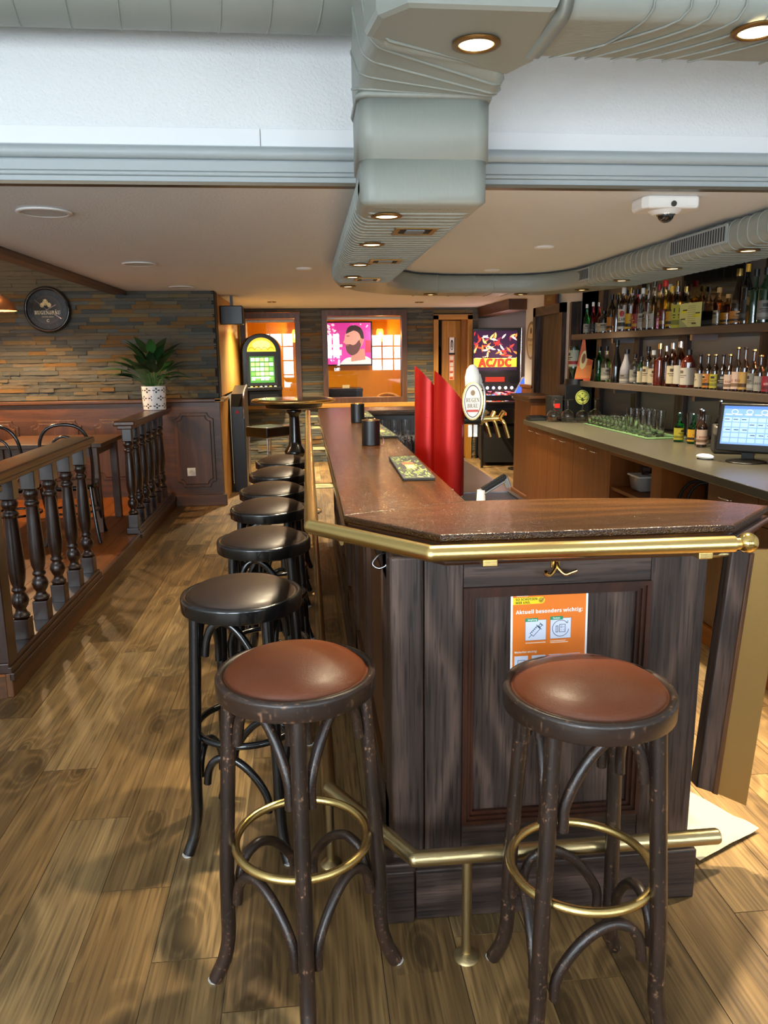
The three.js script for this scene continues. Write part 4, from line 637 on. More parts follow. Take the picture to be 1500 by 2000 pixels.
{ // crowd of clean glasses on the service bench
  const R = rng(91); for (let i = 0; i < 3; i++) for (let j = 0; j < 9; j++) glass(j % 3 ? 'tumbler' : 'beer', 0.535 + 0.085 * i, 0.90, -4.05 - 0.1 * j - 0.02 * R(), `clear glass on the service bench, ${ORD[i]} row from the bar, ${ORD[j]} from the near end`, 'glasses on the service bench');
  for (let j = 0; j < 3; j++) glass('beer', 0.54 + 0.08 * j, 0.90, -5.45, `tall clear beer glass at the far end of the service bench, ${ORD[j]} from the bar`, 'tall glasses on the service bench');
}
// ============================================================ back bar: counter, cabinets, shelves
const CX = 2.10;                                          // cabinet fronts
{
  const t = thing('back_counter', 'long grey back bar worktop under the bottle shelves', 'worktop', [0, 0, 0]);
  mesh('worktop', muv(slab([[2.065, -7.24], [2.785, -7.24], [3.14, -2.9], [3.14, -2.7], [2.065, -2.7]], 0.875, 0.92, 0.004)), M.counter, t);
  const hand = (g, z, y = 0.825) => { const h = mesh('handle', tube([[CX - 0.002, y, z - 0.045], [CX - 0.022, y + 0.004, z - 0.035], [CX - 0.024, y + 0.004, z + 0.035], [CX - 0.002, y, z + 0.045]], 0.0045, 14, 7), M.chrome, g); return h; };
  const unit = (label, z0, z1, doors) => {
    const u = thing('cabinet', label, 'cabinet', [0, 0, 0], 0, 'back bar cabinets'); mesh('body', muv(span(CX + 0.02, 2.70, 0.08, 0.872, z0, z1 - 0.002), 'y'), M.cab, u); mesh('plinth', span(CX + 0.06, 2.7, 0, 0.08, z0, z1 - 0.002), M.blackMatte, u);
    for (const [a, b, hs] of doors) { const d = mesh('door', muv(span(CX, CX + 0.02, 0.09, 0.866, a + 0.002, b - 0.002, 0.002), 'y', a * 0.7), M.cab, u); for (const z of hs) hand(d, z); }
  };
  unit('oak back bar cabinet with two narrow doors, farthest one', -7.20, -6.57, [[-7.20, -6.92, [-7.05]], [-6.92, -6.57, [-6.83]]]);
  unit('oak back bar cabinet with two doors, second from the far end', -6.57, -5.91, [[-6.57, -6.24, [-6.38]], [-6.24, -5.91, [-6.16]]]);
  unit('oak back bar cabinet with one wide front and two handles', -5.91, -5.18, [[-5.91, -5.18, [-5.68, -5.46]]]);
  const o = thing('open_cabinet', 'open oak shelf compartment holding the plastic box under the worktop', 'cabinet', [0, 0, 0], 0, 'back bar cabinets');
  mesh('side', muv(span(CX, 2.7, 0.0, 0.872, -5.178, -5.15), 'y'), M.cab, o); mesh('side', muv(span(CX, 2.7, 0.0, 0.872, -4.50, -4.36), 'y'), M.cab, o); mesh('back', muv(span(2.68, 2.7, 0, 0.872, -5.15, -4.5), 'y'), M.cab, o); mesh('shelf', muv(span(CX + 0.01, 2.68, 0.60, 0.622, -5.15, -4.5), 'z'), M.cab, o); mesh('top_rail', muv(span(CX, CX + 0.02, 0.845, 0.872, -5.15, -4.5), 'z'), M.cab, o); mesh('floor_board', muv(span(CX + 0.01, 2.68, 0.2, 0.222, -5.15, -4.5), 'z'), M.cab, o);
  const q = thing('cable_niche', 'open niche with hanging cables under the worktop', 'niche', [0, 0, 0]);
  mesh('back', muv(span(2.66, 2.7, 0, 0.872, -4.355, -3.83), 'y'), M.cab, q); mesh('shelf', muv(span(CX + 0.02, 2.66, 0.45, 0.472, -4.355, -3.83), 'z'), M.cab, q); mesh('black_box', box(0.2, 0.14, 0.2, 2.4, 0.77, -4.12), M.black, q);
  [[0x111111, -4.3, 0.9], [0x1a1a1a, -4.22, 0.5], [0x8c8c88, -3.98, 0.3], [0x9a9a96, -3.95, 0.6], [0x6e6a64, -3.92, 0.8], [0xb0aca4, -3.90, 0.4]].forEach(([c, z, s], k) => mesh('cable', tube([[2.35, 0.80, z + 0.1 * s], [2.25, 0.78, z], [2.2, 0.66, z - 0.04 * s], [2.22, 0.56, z + 0.03], [2.3, 0.48, z + 0.1 * s]], k < 2 ? 0.008 : 0.0035, 24, 6), std({ color: c, roughness: 0.6 }), q));
  const f = thing('drawer_cabinet', 'reddish brown drawer cabinet under the till screen', 'cabinet', [0, 0, 0], 0, 'back bar cabinets');
  mesh('body', muv(span(CX + 0.02, 2.7, 0.08, 0.872, -3.825, -2.7), 'y'), M.panelRed, f); mesh('plinth', muv(span(CX - 0.015, 2.7, 0, 0.10, -3.825, -2.7, 0.004), 'z'), M.cab, f);
  for (const [a, b] of [[-3.82, -3.37], [-3.36, -2.71]]) { const d = mesh('drawer', muv(span(CX, CX + 0.02, 0.74, 0.866, a, b, 0.002), 'z', a), M.panelRed, f); hand(d, (a + b) / 2 - 0.04, 0.81); mesh('door', muv(span(CX, CX + 0.02, 0.11, 0.735, a, b, 0.002), 'y', a), M.panelRed, f); }
  const e = thing('end_panel', 'panelled brown wood end pillar of the back bar by the doorway', 'pillar', [2.30, 0, -7.72]);
  mesh('pillar', muv(box(0.22, 1.10, 0.6, 0, 0.55, 0, 0.004), 'y'), M.cab, e); mesh('base', muv(box(0.26, 0.13, 0.64, 0, 0.065, 0, 0.008), 'x'), M.cab, e); mesh('cap', [muv(box(0.30, 0.03, 0.7, 0, 1.115, 0, 0.008), 'x'), muv(box(0.26, 0.03, 0.64, 0, 1.085, 0, 0.01), 'x')], M.panelRed, e); mesh('slot', box(0.04, 0.62, 0.004, 0, 0.6, 0.301), M.dark, e);
}
const SA = V(2.52, 0, -7.2), SD = V(0.08335, 0, 0.99652), SN = V(0.99652, 0, -0.08335), SPHI = Math.atan2(-0.99652, 0.08335);
const onShelf = (s, b, y) => [SA.x + SD.x * s + SN.x * b, y, SA.z + SD.z * s + SN.z * b];
{
  const shelf = (label, y, s0, s1) => { const t = thing('wall_shelf', label, 'shelf', onShelf(0, 0, y), SPHI, 'bottle shelves'); mesh('board', muv(span(s0, s1, -0.05, 0, -0.27, 0, 0.003), 'x'), M.shelf, t); for (let s = s0 + 0.7; s < s1; s += 1.2) mesh('bracket', span(s, s + 0.03, -0.09, -0.05, -0.26, -0.06), M.steel, t); return t; };
  shelf('upper dark wall shelf carrying the liquor bottles', 1.71, -0.06, 4.0); shelf('lower dark wall shelf carrying liqueurs and beer bottles', 1.285, 0.02, 4.0);
  const w = struct('wall_shelf_backing', muv(span(-0.1, 4.0, 0.92, CEIL - 0.01, -0.36, -0.33), 'x').rotateY(SPHI).translate(SA.x, 0, SA.z), std({ color: 0x6b6660, roughness: 0.5, bumpMap: fine, bumpScale: 0.0003 }), 'panelled grey wall behind the bottle shelves', 'wall');
  const post = (s, wd, m) => mesh('dark_post', muv(span(s, s + wd, 0.92, CEIL - 0.02, -0.33, -0.28, 0.004), 'y', s).rotateY(SPHI).translate(SA.x, 0, SA.z), m, w);
  post(0.62, 0.09, M.bar); post(1.32, 0.12, M.bar); post(2.3, 0.14, M.bar); post(3.1, 0.12, M.bar); post(-0.1, 0.1, M.bar);
  for (const [a, b] of [[0.72, 1.31], [1.45, 2.29], [2.45, 3.09]]) mesh('grey_panel', span(a, b, 1.35, 1.64, -0.33, -0.315).rotateY(SPHI).translate(SA.x, 0, SA.z), M.backPanel, w);
  for (const [a, b] of [[0.72, 1.31], [1.45, 2.29], [2.45, 3.09]]) mesh('upper_panel', span(a, b, 1.74, CEIL - 0.03, -0.33, -0.318).rotateY(SPHI).translate(SA.x, 0, SA.z), M.backPanel, w);
  const c = struct('trim_5', [0, 1, 2].map((k) => muv(span(2.70 - 0.02 * k, 2.74, 0, CEIL - 0.16, -7.86 + 0.06 * k, -7.82 + 0.06 * k, 0.004), 'y')).concat(muv(span(2.71, 2.74, 0, CEIL - 0.16, -7.9, -7.64), 'y')), M.bar, 'dark fluted wood pilaster beside the doorway', 'trim');
  const tv = thing('wall_television', 'black switched-off television leaning above the upper shelf', 'television', onShelf(1.86, 0.25, 1.93), SPHI); mesh('casing', box(0.74, 0.36, 0.035, 0, 0, 0, 0.006), M.black, tv); const sc = mesh('glass_front', box(0.70, 0.32, 0.004, 0, 0, 0.019), phy({ color: 0x050506, roughness: 0.08, clearcoat: 1 }), tv); tv.rotation.set(0, SPHI, 0);
  tv.position.set(...onShelf(1.82, 0.23, 1.945)); 
}
// ---- bottles
const liquid = (r, g, b, d = 0.05) => phy({ color: 0xffffff, transmission: 1, roughness: 0.03, ior: 1.42, thickness: 0.06, attenuationColor: lin(r, g, b), attenuationDistance: d });
const GM = { clear: liquid(0.92, 0.95, 0.93, 0.2), yellow: liquid(0.85, 0.62, 0.12, 0.06), straw: liquid(0.85, 0.85, 0.45, 0.1), red: liquid(0.45, 0.01, 0.02, 0.05), green: liquid(0.02, 0.4, 0.12, 0.05), amber: liquid(0.55, 0.16, 0.02, 0.05), orange: liquid(0.75, 0.30, 0.04, 0.06), brown: phy({ color: 0x1c0f08, roughness: 0.08, clearcoat: 1 }), black: phy({ color: 0x08080a, roughness: 0.1, clearcoat: 1 }), dgreen: phy({ color: 0x0b2a16, roughness: 0.08, clearcoat: 1 }), frost: std({ color: 0x74737a, roughness: 0.4 }), rust: phy({ color: 0x4a1509, roughness: 0.1, clearcoat: 1 }) };
const capM = { white: M.whitePlastic, gold: M.gold, red: M.redBright, black: M.black, silver: M.chrome, cork: std({ color: 0xb08a58, roughness: 0.8 }), yellow: std({ color: 0xd9a521, roughness: 0.4 }), dred: std({ color: 0x8c1020, roughness: 0.4 }) };
function labelMat(bg, band, text, fg = '#2a2018', dot) {
  const tex = canvasTex(256, 128, (g, w, h) => { g.fillStyle = bg; g.fillRect(0, 0, w, h); for (let k = 0; k < 2; k++) { const x = k * 128; if (band) { g.fillStyle = band; g.fillRect(x, 84, 128, 26); } if (dot) { g.fillStyle = dot; g.beginPath(); g.arc(x + 64, 28, 20, 0, 7); g.fill(); } g.fillStyle = fg; g.textAlign = 'center'; if (text) { g.font = 'bold 27px sans-serif'; g.fillText(text, x + 64, 74, 112); } else { g.fillRect(x + 28, 54, 72, 6); g.fillRect(x + 40, 68, 48, 5); g.fillRect(x + 46, 20, 36, 22); } } });
  return std({ map: tex, color: 0xbdbab4, roughness: 0.55 });
}
const LM = { rum: labelMat('#f2efe2', '#1d2a20', 'BACARDI', '#333', '#c8321f'), yellow: labelMat('#e9b51c', '#2a1a10', '', '#c0301c', '#e9d9a0'), cream: labelMat('#d9cdb0', '', '', '#4a3a28'), white: labelMat('#d4d0c8', '', '', '#6a6258'), red: labelMat('#a3261f', '#d9a13a', '', '#f0d9a8'), blackL: labelMat('#141414', '#5b5b5b', '', '#c9c1b0'), orange: labelMat('#d88a2a', '#3a2412', '', '#3a2412', '#f0dcae'), grey: labelMat('#8f8d8a', '#b9b6b0', '', '#3c3a38'), beer: labelMat('#e3c9bd', '#8a6a52', 'RUGENBRÄU', '#8c2a1e'), beerB: labelMat('#c9a35a', '#5a3a18', 'BRÄU', '#3a2412'), beerC: labelMat('#a9a7a3', '', 'GRES', '#333'), beerD: labelMat('#a51c33', '#701022', 'URA', '#f2dcd6'), stag: labelMat('#d9cf8a', '#d2481f', '', '#3d4a22'), lime: labelMat('#c9c23a', '#8a8a2a', '', '#30321a') };
const bottleCache = new Map();
function bottleParts(h, r, kind) {
  const key = `${h}|${r}|${kind}`; if (bottleCache.has(key)) return bottleCache.get(key);
  const n = r * 0.36, bh = kind === 'beer' ? h * 0.52 : kind === 'tall' ? h * 0.5 : kind === 'squat' ? h * 0.66 : kind === 'bulb' ? h * 0.36 : h * 0.6, sh = kind === 'square' ? h * 0.06 : kind === 'bulb' ? h * 0.34 : h * 0.15;
  const seg = kind === 'square' ? 4 : 24, k = kind === 'square' ? 1.25 : 1, body = lathe([[0, 0], [r * 0.9 * k, 0], [r * k, h * 0.015], [r * k, bh], [r * k * 0.9, bh + sh * 0.35], [n * 1.35, bh + sh], [n, bh + sh * 1.35], [n, h * 0.93], [n * 1.15, h * 0.94], [n * 1.15, h * 0.955], [0, h * 0.955]], seg); if (kind === 'square') body.rotateY(Math.PI / 4 + 0.2);
  const lr = (kind === 'square' ? r * 0.90 : r) + 0.0008, label = new THREE.CylinderGeometry(lr, lr, 1, kind === 'square' ? 4 : 28, 1, true); if (kind === 'square') label.scale(1.25, 1, 1.25).rotateY(Math.PI / 4 + 0.2);
  const out = { body, label, cap: cyl(n * 1.28, n * 1.25, h * (kind === 'beer' ? 0.03 : 0.13), 0, h * (kind === 'beer' ? 0.955 : 0.87), 0, 16), bh }; bottleCache.set(key, out); return out;
}
const bottleMade = { upper: 0, lower: 0 };
function bottle(pos, h, r, kind, gm, lm, cm, label, group, [l0, l1] = [0.12, 0.7], turn = 0) {
  const t = thing('bottle', label, 'bottle', pos, turn, group), p = bottleParts(h, r, kind); mesh('glass_body', p.body, GM[gm], t); mesh('cap', p.cap, capM[cm], t);
  if (lm) { const m = mesh('paper_label', p.label, LM[lm], t); m.scale.y = p.bh * (l1 - l0); m.position.y = p.bh * (l0 + l1) / 2; } return t;
}
{
  const up = [['green liqueur', 0.08, 0.27, 0.028, 'tall', 'green', 'white', 'white'], ['dark red liqueur', 0.21, 0.28, 0.028, 'tall', 'red', 'blackL', 'white'], ['red liqueur', 0.33, 0.27, 0.028, 'tall', 'red', 'white', 'silver'], ['squat black', 0.43, 0.19, 0.05, 'squat', 'black', 'cream', 'black'], ['dark spirit', 0.57, 0.32, 0.037, 'round', 'brown', 'orange', 'black'], ['dark ribbed spirit', 0.67, 0.31, 0.034, 'square', 'brown', 'blackL', 'black'], ['white rum', 0.78, 0.36, 0.042, 'round', 'clear', 'rum', 'white'], ['yellow-labelled rum', 0.90, 0.35, 0.038, 'round', 'clear', 'yellow', 'gold'], ['dark red fortified wine', 1.01, 0.33, 0.036, 'round', 'red', 'red', 'black'], ['white-labelled vodka', 1.10, 0.33, 0.034, 'round', 'clear', 'white', 'white'], ['white-labelled clear gin', 1.185, 0.35, 0.032, 'square', 'clear', 'cream', 'silver'], ['tall straw-coloured spirit', 1.27, 0.37, 0.036, 'tall', 'straw', 'white', 'silver'], ['orange spirit', 1.345, 0.34, 0.032, 'tall', 'orange', '', 'dred'], ['red-capped tequila', 1.43, 0.36, 0.042, 'square', 'yellow', 'red', 'red'], ['golden spirit', 1.525, 0.31, 0.036, 'round', 'yellow', 'yellow', 'yellow'], ['silver-capped clear spirit', 1.605, 0.30, 0.034, 'round', 'clear', 'lime', 'silver'], ['gold-capped clear spirit', 1.72, 0.29, 0.036, 'round', 'straw', 'cream', 'gold'], ['cork-stoppered whisky', 2.115, 0.25, 0.038, 'square', 'orange', 'cream', 'cork'], ['short whisky', 2.22, 0.2, 0.038, 'square', 'amber', 'yellow', 'cork'], ['bulbous brandy', 2.32, 0.35, 0.045, 'bulb', 'brown', 'orange', 'gold'], ['dark rum', 2.405, 0.37, 0.032, 'round', 'black', 'blackL', 'yellow'], ['square green-black herb liqueur', 2.49, 0.33, 0.037, 'square', 'dgreen', 'stag', 'black'], ['large green', 2.59, 0.33, 0.042, 'round', 'dgreen', 'grey', 'black'], ['dark liqueur', 2.70, 0.31, 0.038, 'round', 'brown', 'cream', 'gold'], ['clear spirit', 2.82, 0.3, 0.036, 'round', 'clear', 'white', 'silver']];
  up.forEach(([d, s, h, r, k, g, l, c], i) => bottle(onShelf(s, 0.085, 1.71), h, r, k, g, l, c, `${d} bottle, ${ORD[i]} from the far end of the upper shelf front row`, 'bottles on the upper shelf', [0.1, l === 'rum' || l === 'stag' ? 0.85 : 0.68], 1.2 + i));
  const R = rng(33), gs = ['clear', 'amber', 'brown', 'straw', 'dgreen', 'red'], cs = ['gold', 'black', 'silver', 'white'];
  [0.5, 0.63, 0.74, 0.86, 0.97, 1.08, 1.19, 1.31, 1.42].forEach((s, i) => bottle(onShelf(s, 0.19, 1.71), 0.30 + 0.07 * R(), 0.034, 'round', gs[i % 6], ['white', 'cream', 'blackL', 'grey'][i % 4], cs[i % 4], `half-hidden liquor bottle in the back row of the upper shelf, ${ORD[i]} from the far end`, 'back row of the upper shelf'));
  const lo = [['green', 0.37, 0.31, 0.038, 'round', 'green', '', 'black'], ['pale green liqueur', 0.51, 0.31, 0.04, 'tall', 'straw', 'grey', 'black'], ['tall black', 0.70, 0.36, 0.045, 'bulb', 'black', '', 'black'], ['grey bell-shaped liqueur', 0.88, 0.28, 0.05, 'bulb', 'frost', 'grey', 'black'], ['clear ribbed', 1.02, 0.24, 0.036, 'round', 'clear', 'grey', 'black'], ['small dark labelled', 1.13, 0.22, 0.03, 'round', 'dgreen', 'cream', 'black'], ['dark cream-labelled', 1.23, 0.30, 0.037, 'round', 'brown', 'cream', 'black'], ['white-capped', 1.315, 0.27, 0.036, 'round', 'clear', 'cream', 'white'], ['red-sashed whisky', 1.41, 0.32, 0.042, 'square', 'rust', 'red', 'gold'], ['red-brown', 1.50, 0.30, 0.034, 'round', 'amber', '', 'silver'], ['cream-labelled whisky', 1.59, 0.32, 0.04, 'round', 'amber', 'cream', 'silver'], ['white-labelled whisky', 1.69, 0.33, 0.04, 'round', 'amber', 'white', 'silver'], ['broad white-labelled red', 1.80, 0.27, 0.05, 'squat', 'rust', 'white', 'black']];
  lo.forEach(([d, s, h, r, k, g, l, c], i) => bottle(onShelf(s, 0.085, 1.285), h, r, k, g, l, c, `${d} bottle on the lower shelf, ${ORD[i]} from the far end`, 'liqueurs on the lower shelf', [0.12, 0.8], 0.6 + i));
  const be = [['orange', 1.965, 0.24, 'cream'], ['orange', 2.06, 0.24, 'orange'], ['grey', 2.145, 0.24, 'lime'], ['dark', 2.23, 0.24, 'blackL'], ['pale', 2.305, 0.24, 'beer'], ['red-lettered', 2.385, 0.285, 'beer'], ['golden', 2.46, 0.285, 'beerB'], ['silver', 2.545, 0.27, 'grey'], ['grey', 2.615, 0.235, 'beerC'], ['crimson', 2.69, 0.24, 'beerD'], ['crimson', 2.78, 0.24, 'beerD'], ['pale', 2.87, 0.24, 'beer']];
  be.forEach(([d, s, h, l], i) => bottle(onShelf(s, 0.075, 1.285), h, 0.0315, 'beer', 'brown', l, i % 3 ? 'gold' : 'black', `brown beer bottle with ${d} label on the lower shelf, ${ORD[i]} of the beers`, 'beer bottles on the lower shelf', [0.1, 0.85], -0.4 + 0.5 * i));
  // goblet and wine glasses stored upside down on the shelf
  [0.17, 0.275].forEach((s, i) => glass('wine', ...onShelf(s, 0.15, 1.285), `small stemmed glass upside down at the far end of the lower shelf, ${i ? 'right' : 'left'} one`, 'stemmed glasses on the shelf'));
}
{ // brochure, neon pretzel lamp
  const tex = canvasTex(256, 256, (g, w, h) => { g.fillStyle = '#c4c27c'; g.fillRect(0, 0, w, h); g.fillStyle = '#9aa06a'; g.beginPath(); g.moveTo(0, 150); g.lineTo(110, 256); g.lineTo(0, 256); g.fill(); g.fillStyle = '#cfc52a'; g.fillRect(20, 70, 70, 34); g.fillRect(160, 120, 76, 34); g.fillStyle = '#8c8a58'; for (let k = 0; k < 9; k++) g.fillRect(100, 30 + k * 22, 90, 6); g.fillStyle = '#2c2a1c'; for (const [x, y] of [[40, 66], [190, 104], [20, 160], [150, 212]]) g.fillRect(x, y, 52, 14); });
  const t = thing('brochure', 'open yellow-green drinks menu standing on the upper shelf before the television', 'menu', onShelf(1.85, 0.025, 1.71), SPHI);
  const p = mesh('page', box(0.27, 0.165, 0.002, 0.03, 0.0835, 0), std({ map: tex, roughness: 0.5 }), t); const q = mesh('folded_page', box(0.08, 0.165, 0.002, -0.04, 0.0835, 0), LM.lime, t); q.position.x = -0.105; q.position.z = -0.02; q.rotation.y = 0.6;
  const n = thing('neon_sign', 'glowing orange neon loop sign above the beer bottles at the right edge', 'neon sign', onShelf(2.72, 0.2, 1.545), SPHI);
  const nm = std({ color: 0xffc9a0, emissive: lin(1, 0.32, 0.12), emissiveIntensity: 3.2 }); mesh('tube_loop', tube([[0.07, -0.05, 0], [0.02, 0.02, 0], [-0.05, 0.04, 0], [-0.07, 0, 0], [-0.03, -0.04, 0], [0.03, 0.0, 0.01], [0.0, 0.06, 0.01], [0.06, 0.06, 0], [0.1, 0.0, 0]], 0.006, 50, 8), nm, n); mesh('tube_bar', tube([[-0.06, 0.085, 0], [0, 0.1, 0], [0.09, 0.09, 0]], 0.006, 16, 8), nm, n); mesh('stand', box(0.16, 0.02, 0.04, 0, -0.25, 0), M.black, n); mesh('support', box(0.01, 0.24, 0.01, 0.0, -0.13, -0.01), M.black, n);
  const l = new THREE.PointLight(lin(1, 0.35, 0.12), 0.15, 0, 2); l.position.set(0, 0.02, 0.03); l.castShadow = true; l.name = 'neon_glow'; n.add(l);
}
// ---- things on the back counter
{
  const Yc = 0.92;
  [[2.26, -6.93, 'leftmost'], [2.365, -6.85, 'middle'], [2.495, -6.82, 'right-hand'], [2.63, -6.87, 'rear']].forEach(([x, z, w]) => glass('wine', x, Yc, z, `large wine glass standing upside down on the back counter, ${w} one`, 'upside-down wine glasses').scale.set(1.35, 1.02, 1.35));
  const m = mesh('bar_mat_strip', box(0.30, 0.006, 1.32, 2.60, Yc + 0.003, -6.02, 0.002), std({ color: 0x47683f, roughness: 0.85, bumpMap: fine, bumpScale: 0.001 })); tag(m, 'long green glass-drying mat on the back counter', 'mat'); m.rotation.y = -0.0;
  const R = rng(61); let n = 0;
  for (let j = 0; j < 9; j++) for (let i = 0; i < 2; i++) glass(j < 6 ? 'short' : 'tumbler', 2.50 + 0.09 * i, Yc + 0.006, -6.60 + 0.085 * j, `clear tumbler on the green mat, ${i ? 'rear' : 'front'} row, ${ORD[j]} from the far end`, 'tumblers on the green mat');
  for (let j = 0; j < 4; j++) for (let i = 0; i < 2; i++) glass('beer', 2.51 + 0.09 * i, Yc + 0.006, -5.80 + 0.11 * j, `tall beer glass on the green mat, ${i ? 'rear' : 'front'} row, ${ORD[j]} of the tall ones`, 'beer glasses on the green mat');
  for (let j = 0; j < 3; j++) glass('beer', 2.735, Yc, -5.27 + 0.1 * j, `tall beer glass behind the green bottles, ${ORD[j]} from the far end`, 'beer glasses beside the mat');
  [['green and yellow', 2.60, -5.18, 'green', 'lime', 0.21], ['green', 2.64, -5.06, 'green', 'yellow', 0.21], ['black-labelled brown', 2.64, -4.96, 'brown', 'blackL', 0.25], ['red-labelled brown', 2.60, -4.86, 'brown', 'beer', 0.25], ['tall dark', 2.72, -4.86, 'black', '', 0.31]].forEach(([d, x, z, g, l, h]) => bottle([x, Yc, z], h, 0.033, 'beer', g, l, 'silver', `${d} bottle on the back counter left of the till screen`, 'bottles beside the till', [0.15, 0.9], -1.2));
  // till
  const tex = canvasTex(512, 400, (g, w, h) => { g.fillStyle = '#5f86d8'; g.fillRect(0, 0, w, h); g.fillStyle = '#86a6ea'; for (let r = 0; r < 5; r++) for (let c = 0; c < 6; c++) g.fillRect(14 + c * 83, 120 + r * 54, 74, 44); g.fillStyle = '#3c62b4'; g.fillRect(0, 0, w, 30); g.fillStyle = '#cfe0ff'; for (let k = 0; k < 5; k++) g.fillRect(20 + k * 96, 84, 70, 10); g.strokeStyle = '#c9d8f4'; g.lineWidth = 6; for (const x of [110, 256, 400]) { g.beginPath(); g.ellipse(x, 60, 30, 22, 0, 0, 7); g.stroke(); } g.fillStyle = '#1c2c52'; for (let k = 0; k < 12; k++) g.fillRect(20 + (k * 83) % 480, 136 + Math.floor(k / 3) * 54, 46, 8); });
  const t = thing('till_screen', 'black touchscreen till with a bright blue display on the back counter', 'till', [2.49, Yc, -4.14], -0.72);
  mesh('foot', lathe([[0, 0], [0.12, 0], [0.12, 0.008], [0.05, 0.02], [0, 0.022]], 32), M.black, t); mesh('neck', box(0.07, 0.14, 0.05, 0, 0.08, -0.05), M.black, t);
  t.scale.setScalar(0.9);
  const b = mesh('display_casing', box(0.36, 0.31, 0.05, 0, 0, 0, 0.01), M.black, t); b.position.set(0, 0.215, 0.0); b.rotation.x = -0.28;
  const s = mesh('screen', new THREE.PlaneGeometry(0.305, 0.245), std({ map: tex, emissiveMap: tex, emissive: 0xffffff, emissiveIntensity: 0.38, roughness: 0.3 }), b); s.position.set(0, 0.012, 0.0258);
  const pr = thing('receipt_printer', 'grey-black receipt printer left of the till screen', 'printer', [2.62, Yc, -4.58], -0.4); mesh('housing', box(0.17, 0.17, 0.2, 0, 0.085, 0, 0.012), M.blackMatte, pr); mesh('cover', box(0.172, 0.06, 0.12, 0, 0.14, 0.045, 0.012), std({ color: 0x5b5650, roughness: 0.4 }), pr); mesh('paper_slot', box(0.09, 0.004, 0.02, 0, 0.172, 0), M.black, pr);
  const w = thing('wireless_mouse', 'rounded white device lying on the back counter before the till', 'device', [2.33, Yc, -4.30], 0.5); mesh('shell', new THREE.SphereGeometry(1, 24, 14).scale(0.034, 0.017, 0.056).translate(0, 0.015, 0), M.whitePlastic, w); mesh('foot_pad', box(0.04, 0.004, 0.08, 0, 0.002, 0), M.blackMatte, w);
  const pen = thing('red_pen', 'red ballpoint pen on the back counter at the right edge', 'pen', [2.36, Yc + 0.006, -3.68], 0.9); mesh('barrel', rod([0, 0, 0], [0.12, 0, 0], 0.006), M.redBright, pen); mesh('tip', rod([-0.02, 0, 0], [0, 0, 0], 0.0035), M.chrome, pen);
  const pa = thing('note_pad', 'white note pad beside the red pen at the right edge', 'note pad', [2.45, Yc, -3.5], 0.2); mesh('sheets', box(0.1, 0.012, 0.15, 0, 0.006, 0), M.whitePlastic, pa); mesh('binding', box(0.1, 0.014, 0.012, 0, 0.007, -0.07), M.redBright, pa);
  // chilled shot dispenser with an inverted bottle
  const em = canvasTex(256, 256, (g, w) => { g.fillStyle = '#c3cc62'; g.fillRect(0, 0, w, w); g.strokeStyle = '#4c5a24'; g.lineWidth = 10; g.beginPath(); g.arc(128, 128, 108, 0, 7); g.stroke(); g.lineWidth = 9; for (const s of [-1, 1]) { g.beginPath(); g.moveTo(128 + s * 14, 140); g.quadraticCurveTo(128 + s * 70, 130, 128 + s * 62, 70); g.moveTo(128 + s * 60, 110); g.lineTo(128 + s * 86, 92); g.moveTo(128 + s * 44, 124); g.lineTo(128 + s * 34, 84); g.stroke(); } g.fillStyle = '#2c3414'; g.beginPath(); g.ellipse(128, 168, 20, 34, 0, 0, 7); g.fill(); g.fillRect(123, 46, 10, 34); g.fillRect(111, 56, 34, 9); });
  const d = thing('shot_dispenser', 'black shot dispenser with a round green stag emblem on the back counter', 'dispenser', [2.52, Yc, -7.125]);
  mesh('housing', box(0.26, 0.33, 0.22, 0, 0.165, 0, 0.008), M.black, d); mesh('drip_shelf', box(0.2, 0.02, 0.06, -0.08, 0.01, 0.12), M.blackMatte, d); mesh('collar', cyl(0.1, 0.095, 0.05, 0, 0.33, 0), M.black, d); mesh('side_box', box(0.11, 0.2, 0.18, -0.20, 0.13, 0.02, 0.006), M.blackMatte, d); mesh('red_sticker', box(0.05, 0.04, 0.002, -0.20, 0.14, 0.111), M.redBright, d);
  const e = mesh('emblem', cyl(0.068, 0.068, 0.006, 0, 0, 0, 40).rotateX(Math.PI / 2), M.dark, d); e.position.set(0.035, 0.215, 0.113); const ef = mesh('emblem_face', new THREE.CircleGeometry(0.066, 40), std({ map: em, roughness: 0.4 }), e); ef.position.z = 0.0066;
  const gb = thing('inverted_bottle', 'green bottle turned upside down on top of the black shot dispenser', 'bottle', [2.50, Yc + 0.38, -7.12]); mesh('glass_body', lathe([[0, 0], [0.016, 0], [0.016, 0.05], [0.045, 0.09], [0.048, 0.10], [0.048, 0.29], [0.04, 0.30], [0, 0.30]], 24), GM.dgreen, gb); const gl = mesh('paper_label', new THREE.CylinderGeometry(0.0487, 0.0487, 0.15, 24, 1, true), labelMat('#d8e0d2', '#b33', '', '#20402a'), gb); gl.position.y = 0.19;
  const ot = canvasTex(128, 256, (g, w, h) => { g.fillStyle = '#d8602a'; g.fillRect(0, 0, w, h); g.fillStyle = '#e8853c'; g.fillRect(0, 150, w, 70); g.fillStyle = '#e9cf8e'; g.beginPath(); g.ellipse(66, 120, 24, 52, 0.2, 0, 7); g.fill(); g.fillStyle = '#8a4a1e'; g.beginPath(); g.ellipse(66, 112, 12, 28, 0.2, 0, 7); g.fill(); });
  const oc = thing('advert_card', 'tall orange triangular advert card standing by the shot dispenser', 'advert card', [2.62, Yc + 0.33, -7.0], -0.15);
